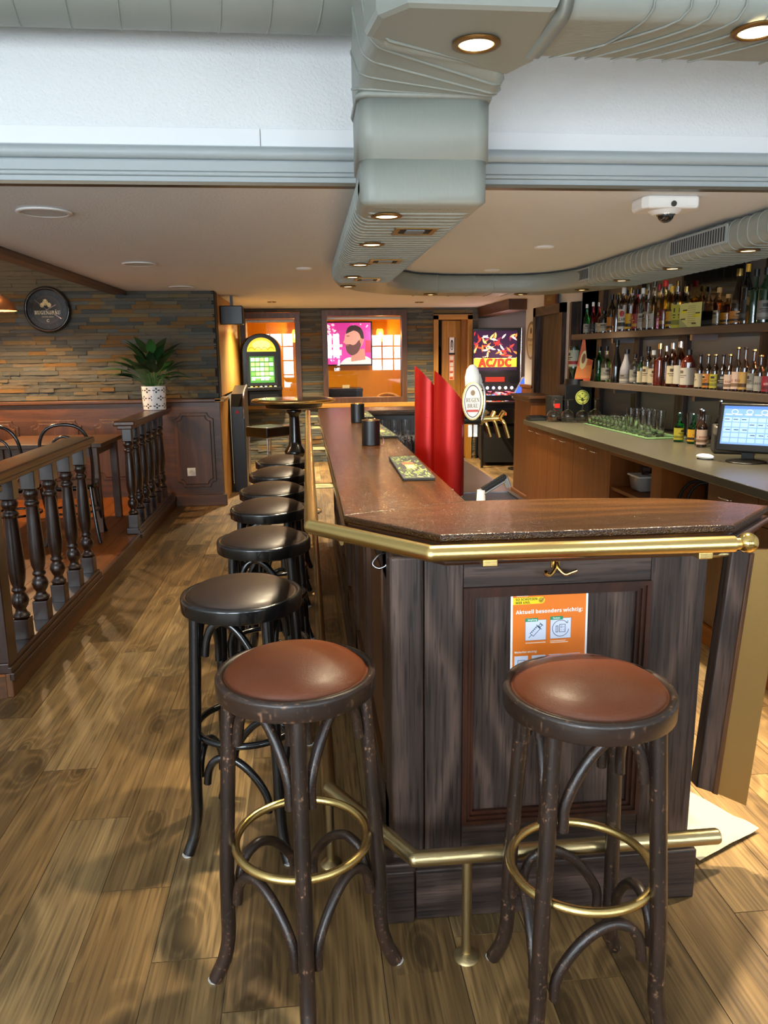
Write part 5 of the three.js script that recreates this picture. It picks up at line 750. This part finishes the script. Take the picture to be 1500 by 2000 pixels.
  oc.position.set(2.555, Yc + 0.332, -7.05); const og = ext([[-0.075, 0], [0.075, 0], [0.1, 0.22], [0.04, 0.24], [0.02, 0.42], [0.0, 0.42]], 0.004, 0); { const p = og.attributes.position, uv = og.attributes.uv; for (let i = 0; i < p.count; i++) uv.setXY(i, (p.getX(i) + 0.08) / 0.18, p.getY(i) / 0.42); } mesh('card', og, std({ map: ot, roughness: 0.5 }), oc); mesh('yellow_foot', box(0.15, 0.02, 0.012, 0, 0.01, 0.004), capM.yellow, oc);
  const tr = thing('cash_tray', 'small dark tray on the back counter near the end pillar', 'tray', [2.155, Yc, -7.12]); mesh('tray_base', box(0.16, 0.03, 0.14, 0, 0.015, 0, 0.006), M.blackMatte, tr); mesh('tray_rim', frameGeo(-0.08, 0.08, -0.07, 0.07, 0.01, 0, 0.012).rotateX(-Math.PI / 2).translate(0, 0.03, 0), M.black, tr);
  // open compartment contents
  const bx = thing('plastic_box', 'clear plastic box with a lid in the open cabinet', 'box', [2.27, 0.622, -4.94]); mesh('tub', lathe([[0, 0], [0.095, 0], [0.105, 0.012], [0.12, 0.10], [0.116, 0.10], [0.1, 0.014], [0, 0.01]], 4).rotateY(Math.PI / 4), phy({ color: 0xe8e6e0, transmission: 0.6, roughness: 0.35, thickness: 0 }), bx); mesh('lid', box(0.19, 0.012, 0.19, 0, 0.104, 0, 0.004), M.whitePlastic, bx); mesh('stacked_glass', glassGeo.short.clone().translate(0, 0.11, 0), M.tumbler, bx);
  const gg = thing('logo_glass', 'tall glass with a red printed crest in the open cabinet', 'glass', [2.24, 0.622, -4.66]); mesh('glass_body', glassGeo.beer.clone().scale(1.25, 1.02, 1.25), M.tumbler, gg); const lg = mesh('red_crest', new THREE.CylinderGeometry(0.0425, 0.0405, 0.07, 20, 1, true, 3.6, 2.0), std({ color: 0xa02a2a, roughness: 0.4, side: THREE.DoubleSide }), gg); lg.position.y = 0.13;
  for (const [z, k] of [[-5.0, 'left'], [-4.9, 'right']]) glass('short', 2.24, 0.222, z, `clear tumbler on the bottom board of the open cabinet, ${k} one`, 'tumblers in the cabinet');
  // oval sign and wooden plaque at the doorway
  const ov = canvasTex(256, 512, (g, w, h) => { g.fillStyle = '#d8cfae'; g.fillRect(0, 0, w, h); g.strokeStyle = '#5a3c22'; g.lineWidth = 14; g.beginPath(); g.ellipse(128, 256, 116, 244, 0, 0, 7); g.stroke(); g.lineWidth = 4; g.beginPath(); g.ellipse(128, 256, 100, 226, 0, 0, 7); g.stroke(); g.fillStyle = '#33261a'; g.beginPath(); g.ellipse(128, 120, 22, 44, 0, 0, 7); g.fill(); g.fillRect(118, 60, 8, 40); g.textAlign = 'center'; g.font = 'bold 60px serif'; g.fillText('Rugen', 128, 260, 180); g.fillStyle = '#a08a3c'; g.font = 'bold 44px serif'; g.fillText('bräu', 128, 330, 150); });
  const os = thing('oval_sign', 'oval cream beer sign with gold rim on the white wall by the doorway', 'sign', [2.738, 1.69, -9.33], -Math.PI / 2); mesh('board', cyl(1, 1, 0.014, 0, -0.007, 0, 48).rotateX(Math.PI / 2).scale(0.2, 0.225, 1), M.lampRing, os); const of = mesh('face', new THREE.CircleGeometry(1, 48).scale(0.192, 0.217, 1), std({ map: ov, roughness: 0.45 }), os); of.position.z = 0.0078;
  const wp = thing('wooden_plaque', 'small wooden beer crate board above the dark doorway', 'sign', [2.70, 2.07, -8.5], -Math.PI / 2); wp.position.y = 2.125; mesh('board', muv(box(0.4, 0.13, 0.03, 0, 0, 0, 0.004), 'x'), M.cab, wp); const pt = canvasTex(256, 96, (g) => { g.fillStyle = '#6d5a30'; g.fillRect(0, 0, 256, 96); g.strokeStyle = '#a98f4e'; g.lineWidth = 9; for (let k = 0; k < 4; k++) { g.beginPath(); g.moveTo(70 + k * 36, 30); g.quadraticCurveTo(54 + k * 36, 66, 84 + k * 36, 62); g.stroke(); } }); const pf = mesh('lettering', new THREE.PlaneGeometry(0.3, 0.1), std({ map: pt, roughness: 0.6 }), wp); pf.position.z = 0.0165;
}
// ============================================================ far end of the room
{
  const t = thing('high_table', 'round black high table with a brass rim beyond the bar stools', 'table', [-0.125, 0, -7.66]);
  mesh('tabletop', lathe([[0, 1.135], [0.34, 1.135], [0.36, 1.128], [0.362, 1.112], [0.3, 1.10], [0, 1.10]], 56), phy({ map: wTop[0], color: 0x8a7466, roughness: 0.25, clearcoat: 0.7, clearcoatRoughness: 0.1 }), t);
  mesh('brass_rail', new THREE.TorusGeometry(0.4, 0.014, 12, 72).rotateX(Math.PI / 2).translate(0, 1.118, 0), M.brass, t); for (let k = 0; k < 8; k++) { const a = k * Math.PI / 4 + 0.2; mesh('rail_arm', rod([0.35 * Math.cos(a), 1.11, 0.35 * Math.sin(a)], [0.4 * Math.cos(a), 1.115, 0.4 * Math.sin(a)], 0.008, 8), M.brass, t); }
  mesh('apron', lathe([[0.29, 1.10], [0.27, 1.05], [0.12, 1.03], [0, 1.03]], 40), M.black, t);
  mesh('column', lathe([[0, 0.06], [0.06, 0.06], [0.065, 0.1], [0.07, 0.55], [0.10, 0.58], [0.11, 0.62], [0.07, 0.68], [0.06, 0.72], [0.048, 0.95], [0.055, 0.98], [0.075, 1.0], [0.08, 1.04], [0, 1.04]], 32), M.blackGloss, t);
  mesh('foot', lathe([[0, 0], [0.24, 0], [0.24, 0.02], [0.12, 0.05], [0.065, 0.08], [0, 0.08]], 40), M.blackGloss, t);
  const s = thing('square_stool', 'black square-cushioned bar stool with thin chrome legs by the high table', 'bar stool', [-0.42, 0, -8.45], 0.75);
  mesh('cushion', box(0.36, 0.115, 0.36, 0, 0.745, 0, 0.02), M.blackGloss, s); for (const sx of [-1, 1]) for (const sz of [-1, 1]) mesh('leg', rod([sx * 0.15, 0.69, sz * 0.15], [sx * 0.17, 0, sz * 0.17], 0.009), M.chrome, s); mesh('foot_bar', [rod([-0.165, 0.25, 0.165], [0.165, 0.25, 0.165], 0.007), rod([-0.165, 0.25, -0.165], [0.165, 0.25, -0.165], 0.007)], M.chrome, s);
}
{ // slot machine on the sill
  const arch = canvasTex(256, 128, (g, w, h) => { g.fillStyle = '#e6d94a'; g.fillRect(0, 0, w, h); g.fillStyle = '#f7f29a'; g.beginPath(); g.ellipse(128, 70, 80, 40, 0, 0, 7); g.fill(); g.strokeStyle = '#9a8a20'; g.lineWidth = 5; for (let k = 0; k < 4; k++) { g.beginPath(); g.arc(40 + k * 58, 118, 26, 3.2, 6.2); g.stroke(); } });
  const scr = canvasTex(256, 256, (g, w, h) => { g.fillStyle = '#3c7a35'; g.fillRect(0, 0, w, h); const R = rng(3); for (let r = 0; r < 5; r++) for (let c = 0; c < 5; c++) { g.fillStyle = ['#e8f5c8', '#b9e089', '#f7fbe8', '#6cae4c'][Math.floor(R() * 4)]; g.fillRect(12 + c * 48, 14 + r * 46, 40, 34); } g.fillStyle = '#fff'; g.fillRect(40, 200, 170, 12); });
  const t = thing('slot_machine', 'dark arched slot machine with a yellow glowing top and green screen', 'slot machine', [-0.62, 0.86, -11.08], 0.22);
  const body = []; for (let k = 0; k <= 20; k++) { const a = Math.PI * k / 20; body.push([0.27 * Math.cos(a), 0.74 + 0.25 * Math.sin(a)]); } mesh('cabinet', ext([[-0.27, 0], [0.27, 0], ...body], 0.2, 0.01).translate(0, 0, -0.12), M.blackGloss, t);
  const half = [[-0.2, 0], [0.2, 0]]; for (let k = 0; k <= 20; k++) { const a = Math.PI * k / 20; half.push([0.2 * Math.cos(a), 0.19 * Math.sin(a)]); } const hg = new THREE.ShapeGeometry(shape(half)); { const p = hg.attributes.position, uv = hg.attributes.uv; for (let i = 0; i < p.count; i++) uv.setXY(i, p.getX(i) / 0.4 + 0.5, p.getY(i) / 0.2); } const hm = mesh('lit_top_panel', hg, std({ map: arch, emissiveMap: arch, emissive: 0xffffff, emissiveIntensity: 0.95 }), t); hm.position.set(0, 0.745, 0.094);
  const sm = mesh('screen', new THREE.PlaneGeometry(0.34, 0.36), std({ map: scr, emissiveMap: scr, emissive: 0xffffff, emissiveIntensity: 1.0, roughness: 0.3 }), t); sm.position.set(0.0, 0.5, 0.094); mesh('screen_bezel', frameGeo(-0.21, 0.21, 0.28, 0.72, 0.035, 0.088, 0.105), std({ color: 0x3a3a3c, metalness: 0.6, roughness: 0.3 }), t);
  mesh('button_deck', box(0.5, 0.05, 0.16, 0, 0.24, 0.15, 0.01).rotateX(0.0), M.black, t); for (let k = 0; k < 6; k++) mesh('button', cyl(0.02, 0.018, 0.012, -0.17 + k * 0.066, 0.265, 0.17, 14), std({ color: [0xcfe07a, 0xe8b040, 0xd9e6c0, 0xcfd0d0, 0xe0d060, 0xd8d0c0][k], roughness: 0.3 }), t); mesh('coin_box', box(0.42, 0.2, 0.12, 0, 0.11, 0.12, 0.01), M.black, t);
}
{ // black terminal beside the wainscot corner
  const t = thing('black_terminal', 'tall narrow black vending cabinet with steel edges beside the wainscot corner', 'vending cabinet', [-0.79, 0, -9.3]);
  mesh('cabinet', ext([[-0.32, 0], [0.32, 0], [0.32, 0.98], [0.2, 1.12], [-0.32, 1.2]], 0.14, 0.006).rotateY(-Math.PI / 2).translate(0.07, 0, 0), M.black, t);
  mesh('steel_edge', tube([[0.066, 1.2, -0.3], [0.068, 1.13, 0.19], [0.07, 0.98, 0.325], [0.07, 0.85, 0.33]], 0.012, 24, 6), M.steel, t); mesh('red_button', cyl(0.02, 0.02, 0.012, 0, 0, 0).rotateX(Math.PI / 2).translate(0, 0.92, 0.33), M.redBright, t);
  const sp = thing('corner_loudspeaker', 'black loudspeaker hung under the ceiling at the wall corner', 'speaker', [-0.79, 1.99, -8.9]); mesh('box', box(0.24, 0.2, 0.2, 0, 0, 0, 0.008), M.black, sp); mesh('front', box(0.004, 0.18, 0.18, 0.121, 0, 0), M.blackMatte, sp); mesh('mount', box(0.03, 0.12, 0.03, -0.0, 0.15, 0), M.black, sp);
  const ws = thing('white_loudspeaker', 'white oval loudspeaker on the orange wall behind the left window', 'speaker', [-1.10, 2.0, -13.645]); mesh('shell', box(0.26, 0.4, 0.1, 0, 0, 0, 0.045), M.whitePlastic, ws); mesh('grille', box(0.22, 0.35, 0.01, 0, 0, 0.049, 0.003), std({ color: 0xcdc9c0, roughness: 0.8 }), ws);
}
{ // smokers' room: television, table, chair, wall lamps
  const pic = canvasTex(512, 448, (g, w, h) => {
    const gr = ['#d63fae', '#c22f9e', '#e25abf']; g.fillStyle = gr[0]; g.fillRect(0, 0, w, h); g.fillStyle = gr[1]; g.fillRect(120, 0, 170, 260); g.fillStyle = '#f5e6f2'; const R = rng(14); for (let k = 0; k < 26; k++) { g.beginPath(); g.arc(R() * 150, 20 + R() * 170, 5 + 9 * R(), 0, 7); g.fill(); } for (let k = 0; k < 6; k++) { g.beginPath(); g.arc(250 + R() * 240, 10 + R() * 40, 8, 0, 7); g.fill(); }
    g.fillStyle = '#e9e2ee'; g.fillRect(0, 230, 200, 30); g.fillRect(0, 290, 190, 60);
    g.fillStyle = '#efe7e6'; g.beginPath(); g.moveTo(170, 448); g.quadraticCurveTo(230, 350, 330, 380); g.quadraticCurveTo(450, 330, 512, 400); g.lineTo(512, 448); g.fill();
    g.fillStyle = '#b98a7c'; g.beginPath(); g.moveTo(290, 420); g.lineTo(300, 300); g.lineTo(440, 280); g.lineTo(450, 400); g.fill(); g.fillStyle = '#d3a094'; g.beginPath(); g.ellipse(330, 170, 105, 130, 0.15, 0, 7); g.fill(); g.beginPath(); g.moveTo(234, 150); g.lineTo(208, 214); g.lineTo(240, 222); g.fill();
    g.fillStyle = '#5b3b38'; g.beginPath(); g.moveTo(236, 232); g.quadraticCurveTo(230, 330, 300, 352); g.quadraticCurveTo(400, 340, 412, 180); g.lineTo(376, 190); g.quadraticCurveTo(330, 262, 290, 230); g.fill(); g.fillStyle = '#2c1f24'; g.beginPath(); g.moveTo(240, 120); g.quadraticCurveTo(250, 20, 340, 26); g.quadraticCurveTo(440, 40, 436, 170); g.lineTo(404, 190); g.quadraticCurveTo(400, 90, 320, 84); g.fill(); g.fillStyle = '#b57f74'; g.beginPath(); g.ellipse(408, 196, 18, 30, 0, 0, 7); g.fill(); g.fillStyle = '#3a2624'; g.fillRect(246, 138, 34, 8); g.fillStyle = '#a65e5a'; g.fillRect(232, 238, 36, 10); g.fillStyle = '#b8375c'; g.fillRect(450, 190, 62, 130);
  });
  const t = thing('television', 'switched-on television with a pink picture behind the right window', 'television', [0.735, 1.735, -13.62]); mesh('casing', box(0.86, 0.75, 0.06, 0, 0, 0, 0.006), M.black, t); const s = mesh('screen', new THREE.PlaneGeometry(0.81, 0.70), std({ map: pic, emissiveMap: pic, emissive: 0xffffff, emissiveIntensity: 0.85, roughness: 0.4 }), t); s.position.z = 0.031;
  const b = thing('black_table', 'black high table behind the right window under the television', 'table', [0.62, 0, -13.05]); mesh('tabletop', box(0.62, 0.05, 0.6, 0, 0.98, 0, 0.004), M.black, b); for (const sx of [-1, 1]) mesh('leg', box(0.07, 0.96, 0.5, sx * 0.27, 0.48, 0), M.black, b); mesh('under_shelf', box(0.5, 0.12, 0.5, 0, 0.9, 0), M.black, b);
  const n = thing('table_card', 'small cream card on the black high table behind glass', 'card', [0.66, 1.005, -12.95]); mesh('card', box(0.12, 0.05, 0.03, 0, 0.025, 0, 0.003), std({ color: 0xe9dcae, roughness: 0.7 }), n);
  const c = thing('orange_armchair', 'orange rounded chair back beside the black table behind glass', 'chair', [1.36, 0, -12.95]); mesh('backrest', tube([[-0.18, 0.78, 0.1], [-0.15, 0.86, 0], [0, 0.89, -0.06], [0.15, 0.86, 0], [0.18, 0.78, 0.1]], 0.03, 24, 8), M.oak, c); mesh('seat', lathe([[0, 0.62], [0.17, 0.62], [0.19, 0.6], [0.17, 0.57], [0, 0.57]], 24), M.oak, c); for (const sx of [-1, 1]) for (const sz of [-1, 1]) mesh('leg', rod([sx * 0.13, 0.58, sz * 0.1], [sx * 0.17, 0, sz * 0.15], 0.014), M.oak, c); for (const sx of [-1, 1]) mesh('back_post', rod([sx * 0.13, 0.58, -0.02], [sx * 0.16, 0.84, 0.02], 0.012), M.oak, c);
  for (const [x, w] of [[-0.15, 'left'], [1.30, 'right']]) { const l = thing('wall_lamp', `glowing yellow wall lamp seen through the ${w} interior window`, 'lamp', [x, 1.87, -13.66], 0, 'yellow wall lamps'); mesh('glass_shade', lathe([[0, 0], [0.05, 0.01], [0.065, 0.06], [0.062, 0.18], [0.045, 0.22], [0, 0.22]], 24).translate(0, -0.11, 0.05), std({ color: 0xffd24a, emissive: lin(1, 0.55, 0.05), emissiveIntensity: 2.2 }), l); mesh('wall_plate', box(0.05, 0.1, 0.02, 0, 0, -0.02), M.lampRing, l); const p = new THREE.PointLight(lin(1, 0.6, 0.2), 1.2, 0, 2); p.position.set(0, 0, 0.14); p.castShadow = true; p.name = 'lamp_glow'; l.add(p); }
  downlight(-0.7, 2.32, -12.4, 'warm ceiling lamp in the orange room behind the left window', { power: 11, cone: 1.25, group: 'smokers room lamps' }); downlight(0.9, 2.32, -12.4, 'warm ceiling lamp in the orange room behind the right window', { power: 11, cone: 1.25, group: 'smokers room lamps' });
}
{ // pinball machine in the alcove
  const art = canvasTex(512, 480, (g, w, h) => { g.fillStyle = '#2a1230'; g.fillRect(0, 0, w, h); const R = rng(8); for (let k = 0; k < 60; k++) { g.fillStyle = ['#e2452a', '#f08a3a', '#f7d27a', '#7a2a50', '#f3efe6', '#c22a22'][k % 6]; g.save(); g.translate(R() * w, 40 + R() * 260); g.rotate(R() * 6.3); g.beginPath(); g.moveTo(0, -34 - 30 * R()); g.quadraticCurveTo(22, 0, 8, 40); g.quadraticCurveTo(-22, 6, 0, -40); g.fill(); g.restore(); } g.fillStyle = '#f6c03a'; g.fillRect(0, 330, w, 110); g.lineWidth = 12; g.strokeStyle = '#7a1208'; g.fillStyle = '#e63a1e'; g.font = 'bold 128px sans-serif'; g.textAlign = 'center'; g.strokeText('AC/DC', w / 2, 432, 430); g.fillText('AC/DC', w / 2, 432, 430); g.fillStyle = '#fff3c0'; for (let k = 0; k < 12; k++) g.fillRect(R() * w, 300 + R() * 40, 40, 6); });
  const field = canvasTex(256, 384, (g, w, h) => { g.fillStyle = '#3a1420'; g.fillRect(0, 0, w, h); const R = rng(9); for (let k = 0; k < 130; k++) { g.fillStyle = ['#f6f3ff', '#e85a3a', '#ffd25a', '#7aa0ff', '#ff8ac0', '#c0301c'][Math.floor(R() * 6)]; g.beginPath(); g.arc(R() * w, R() * h, 4 + 14 * R(), 0, 7); g.fill(); } });
  const t = thing('pinball_machine', 'pinball machine with a glowing red and yellow backglass in the alcove', 'pinball machine', [2.72, 0, -10.85], -0.14);
  mesh('cabinet', ext([[-0.62, 0.55], [0.45, 0.62], [0.45, 0.98], [-0.62, 0.86]], 0.58, 0.006).rotateY(Math.PI / 2).translate(-0.29, 0, 0).rotateY(Math.PI), M.black, t);
  for (const [x, z] of [[-0.27, 0.58], [0.27, 0.58], [-0.27, -0.42], [0.27, -0.42]]) mesh('leg', rod([x, 0.6, z * 0.96], [x, 0, z], 0.02), M.blackGloss, t);
  mesh('lower_body', box(0.5, 0.5, 0.8, 0, 0.3, 0.0), M.blackMatte, t);
  mesh('back_box', box(0.70, 0.86, 0.2, 0, 1.47, -0.42, 0.008), M.black, t);
  const a = mesh('backglass', new THREE.PlaneGeometry(0.62, 0.56), std({ map: art, emissiveMap: art, emissive: 0xffffff, emissiveIntensity: 1.15, roughness: 0.7 }), t); a.position.set(-0.02, 1.58, -0.318);
  mesh('speaker_panel', box(0.62, 0.2, 0.01, 0, 1.17, -0.316), M.blackMatte, t); mesh('score_display', box(0.28, 0.07, 0.006, -0.02, 1.17, -0.31), std({ color: 0x200404, emissive: lin(0.9, 0.06, 0.03), emissiveIntensity: 0.8 }), t); for (const x of [-0.24, 0.24]) mesh('speaker_cone', cyl(0.06, 0.06, 0.006, 0, 0, 0).rotateX(Math.PI / 2).translate(x, 1.17, -0.308), M.black, t);
  const f = mesh('playfield', new THREE.PlaneGeometry(0.54, 0.98), std({ map: field, emissiveMap: field, emissive: 0xffffff, emissiveIntensity: 0.55, roughness: 0.3 }), t); f.rotation.x = -Math.PI / 2 + 0.11; f.position.set(0, 0.945, 0.1);
  for (let k = 0; k < 6; k++) mesh('lamp_bulb', new THREE.SphereGeometry(0.022, 12, 8).translate(-0.22 + k * 0.088, 1.05, -0.25), std({ color: 0xffffff, emissive: lin(...[[1, 0.3, 0.3], [1, 1, 1], [0.4, 0.4, 1], [1, 0.9, 0.9], [1, 1, 1], [0.7, 0.8, 1]][k]), emissiveIntensity: 3 }), t);
  for (const s of [-1, 1]) mesh('side_rail', rod([s * 0.295, 0.885, 0.62], [s * 0.295, 1.0, -0.38], 0.014), M.chrome, t); mesh('lockdown_bar', rod([-0.29, 0.885, 0.62], [0.29, 0.885, 0.62], 0.018), M.black, t); mesh('side_trim', rod([0.352, 1.05, -0.32], [0.352, 1.9, -0.32], 0.012), M.chrome, t); mesh('coin_door', box(0.26, 0.2, 0.012, 0.02, 0.71, 0.626, 0.004), M.blackGloss, t); mesh('coin_slot', box(0.06, 0.04, 0.01, 0.02, 0.74, 0.634), std({ color: 0xb8401c, emissive: lin(0.8, 0.2, 0.05), emissiveIntensity: 0.5 }), t); mesh('start_button', cyl(0.018, 0.018, 0.02, 0, 0, 0).rotateX(Math.PI / 2).translate(-0.2, 0.76, 0.64), M.gold, t);
  const pl = new THREE.PointLight(lin(1, 0.66, 0.6), 0.7, 0, 2); pl.position.set(0, 1.45, 0.05); pl.castShadow = true; pl.shadow.radius = 4; pl.name = 'backglass_glow'; t.add(pl);
  const g = thing('game_terminal', 'grey angled game terminal with a blue lit screen beside the pinball machine', 'game terminal', [2.93, 0, -10.0], -1.15);
  mesh('stand', box(0.1, 0.95, 0.08, 0, 0.475, 0), M.blackMatte, g); const h = mesh('head', box(0.42, 0.34, 0.08, 0, 0, 0, 0.02), std({ color: 0x8d9097, roughness: 0.35, metalness: 0.4 }), g); h.position.set(0, 1.08, 0.02); h.rotation.x = -0.6; const hs = mesh('screen', new THREE.PlaneGeometry(0.34, 0.26), std({ color: 0x1030c0, emissive: lin(0.04, 0.12, 0.9), emissiveIntensity: 1.6 }), h); hs.position.z = 0.0415; mesh('base', box(0.4, 0.03, 0.36, 0, 0.015, 0, 0.004), M.black, g);
}
{ // floor cloth and canister behind the gate
  const g = new THREE.PlaneGeometry(0.30, 0.42, 20, 28).rotateX(-Math.PI / 2), p = g.attributes.position, n = makeNoise(71); for (let i = 0; i < p.count; i++) { const e = Math.max(Math.abs(p.getX(i)) / 0.15, Math.abs(p.getZ(i)) / 0.21); p.setY(i, 0.005 + 0.012 * n(p.getX(i) * 18 + 5, p.getZ(i) * 18 + 5) + (e > 0.9 ? 0.006 : 0)); } g.computeVertexNormals();
  const m = mesh('floor_cloth', g, std({ color: 0x9a9282, roughness: 0.95, side: THREE.DoubleSide, bumpMap: coarse, bumpScale: 0.004 })); m.position.set(1.20, 0, -2.245); m.rotation.y = 0.45; tag(m, 'crumpled off-white floor cloth lying beside the bar end', 'cloth');
  const c = thing('plastic_canister', 'white plastic canister half hidden behind the bar end', 'canister', [1.20, 0.018, -2.50]); mesh('body', lathe([[0, 0], [0.055, 0], [0.06, 0.01], [0.06, 0.2], [0.045, 0.235], [0.02, 0.25], [0, 0.25]], 24), phy({ color: 0xdfe6ee, roughness: 0.3, transmission: 0.3, thickness: 0 }), c); mesh('cap', cyl(0.022, 0.022, 0.03, 0, 0.245, 0), M.whitePlastic, c); mesh('blue_label', new THREE.CylinderGeometry(0.0606, 0.0606, 0.07, 24, 1, true).translate(0, 0.1, 0), std({ color: 0x8fb0d8, roughness: 0.5 }), c);
}
renderer.render(scene, camera);
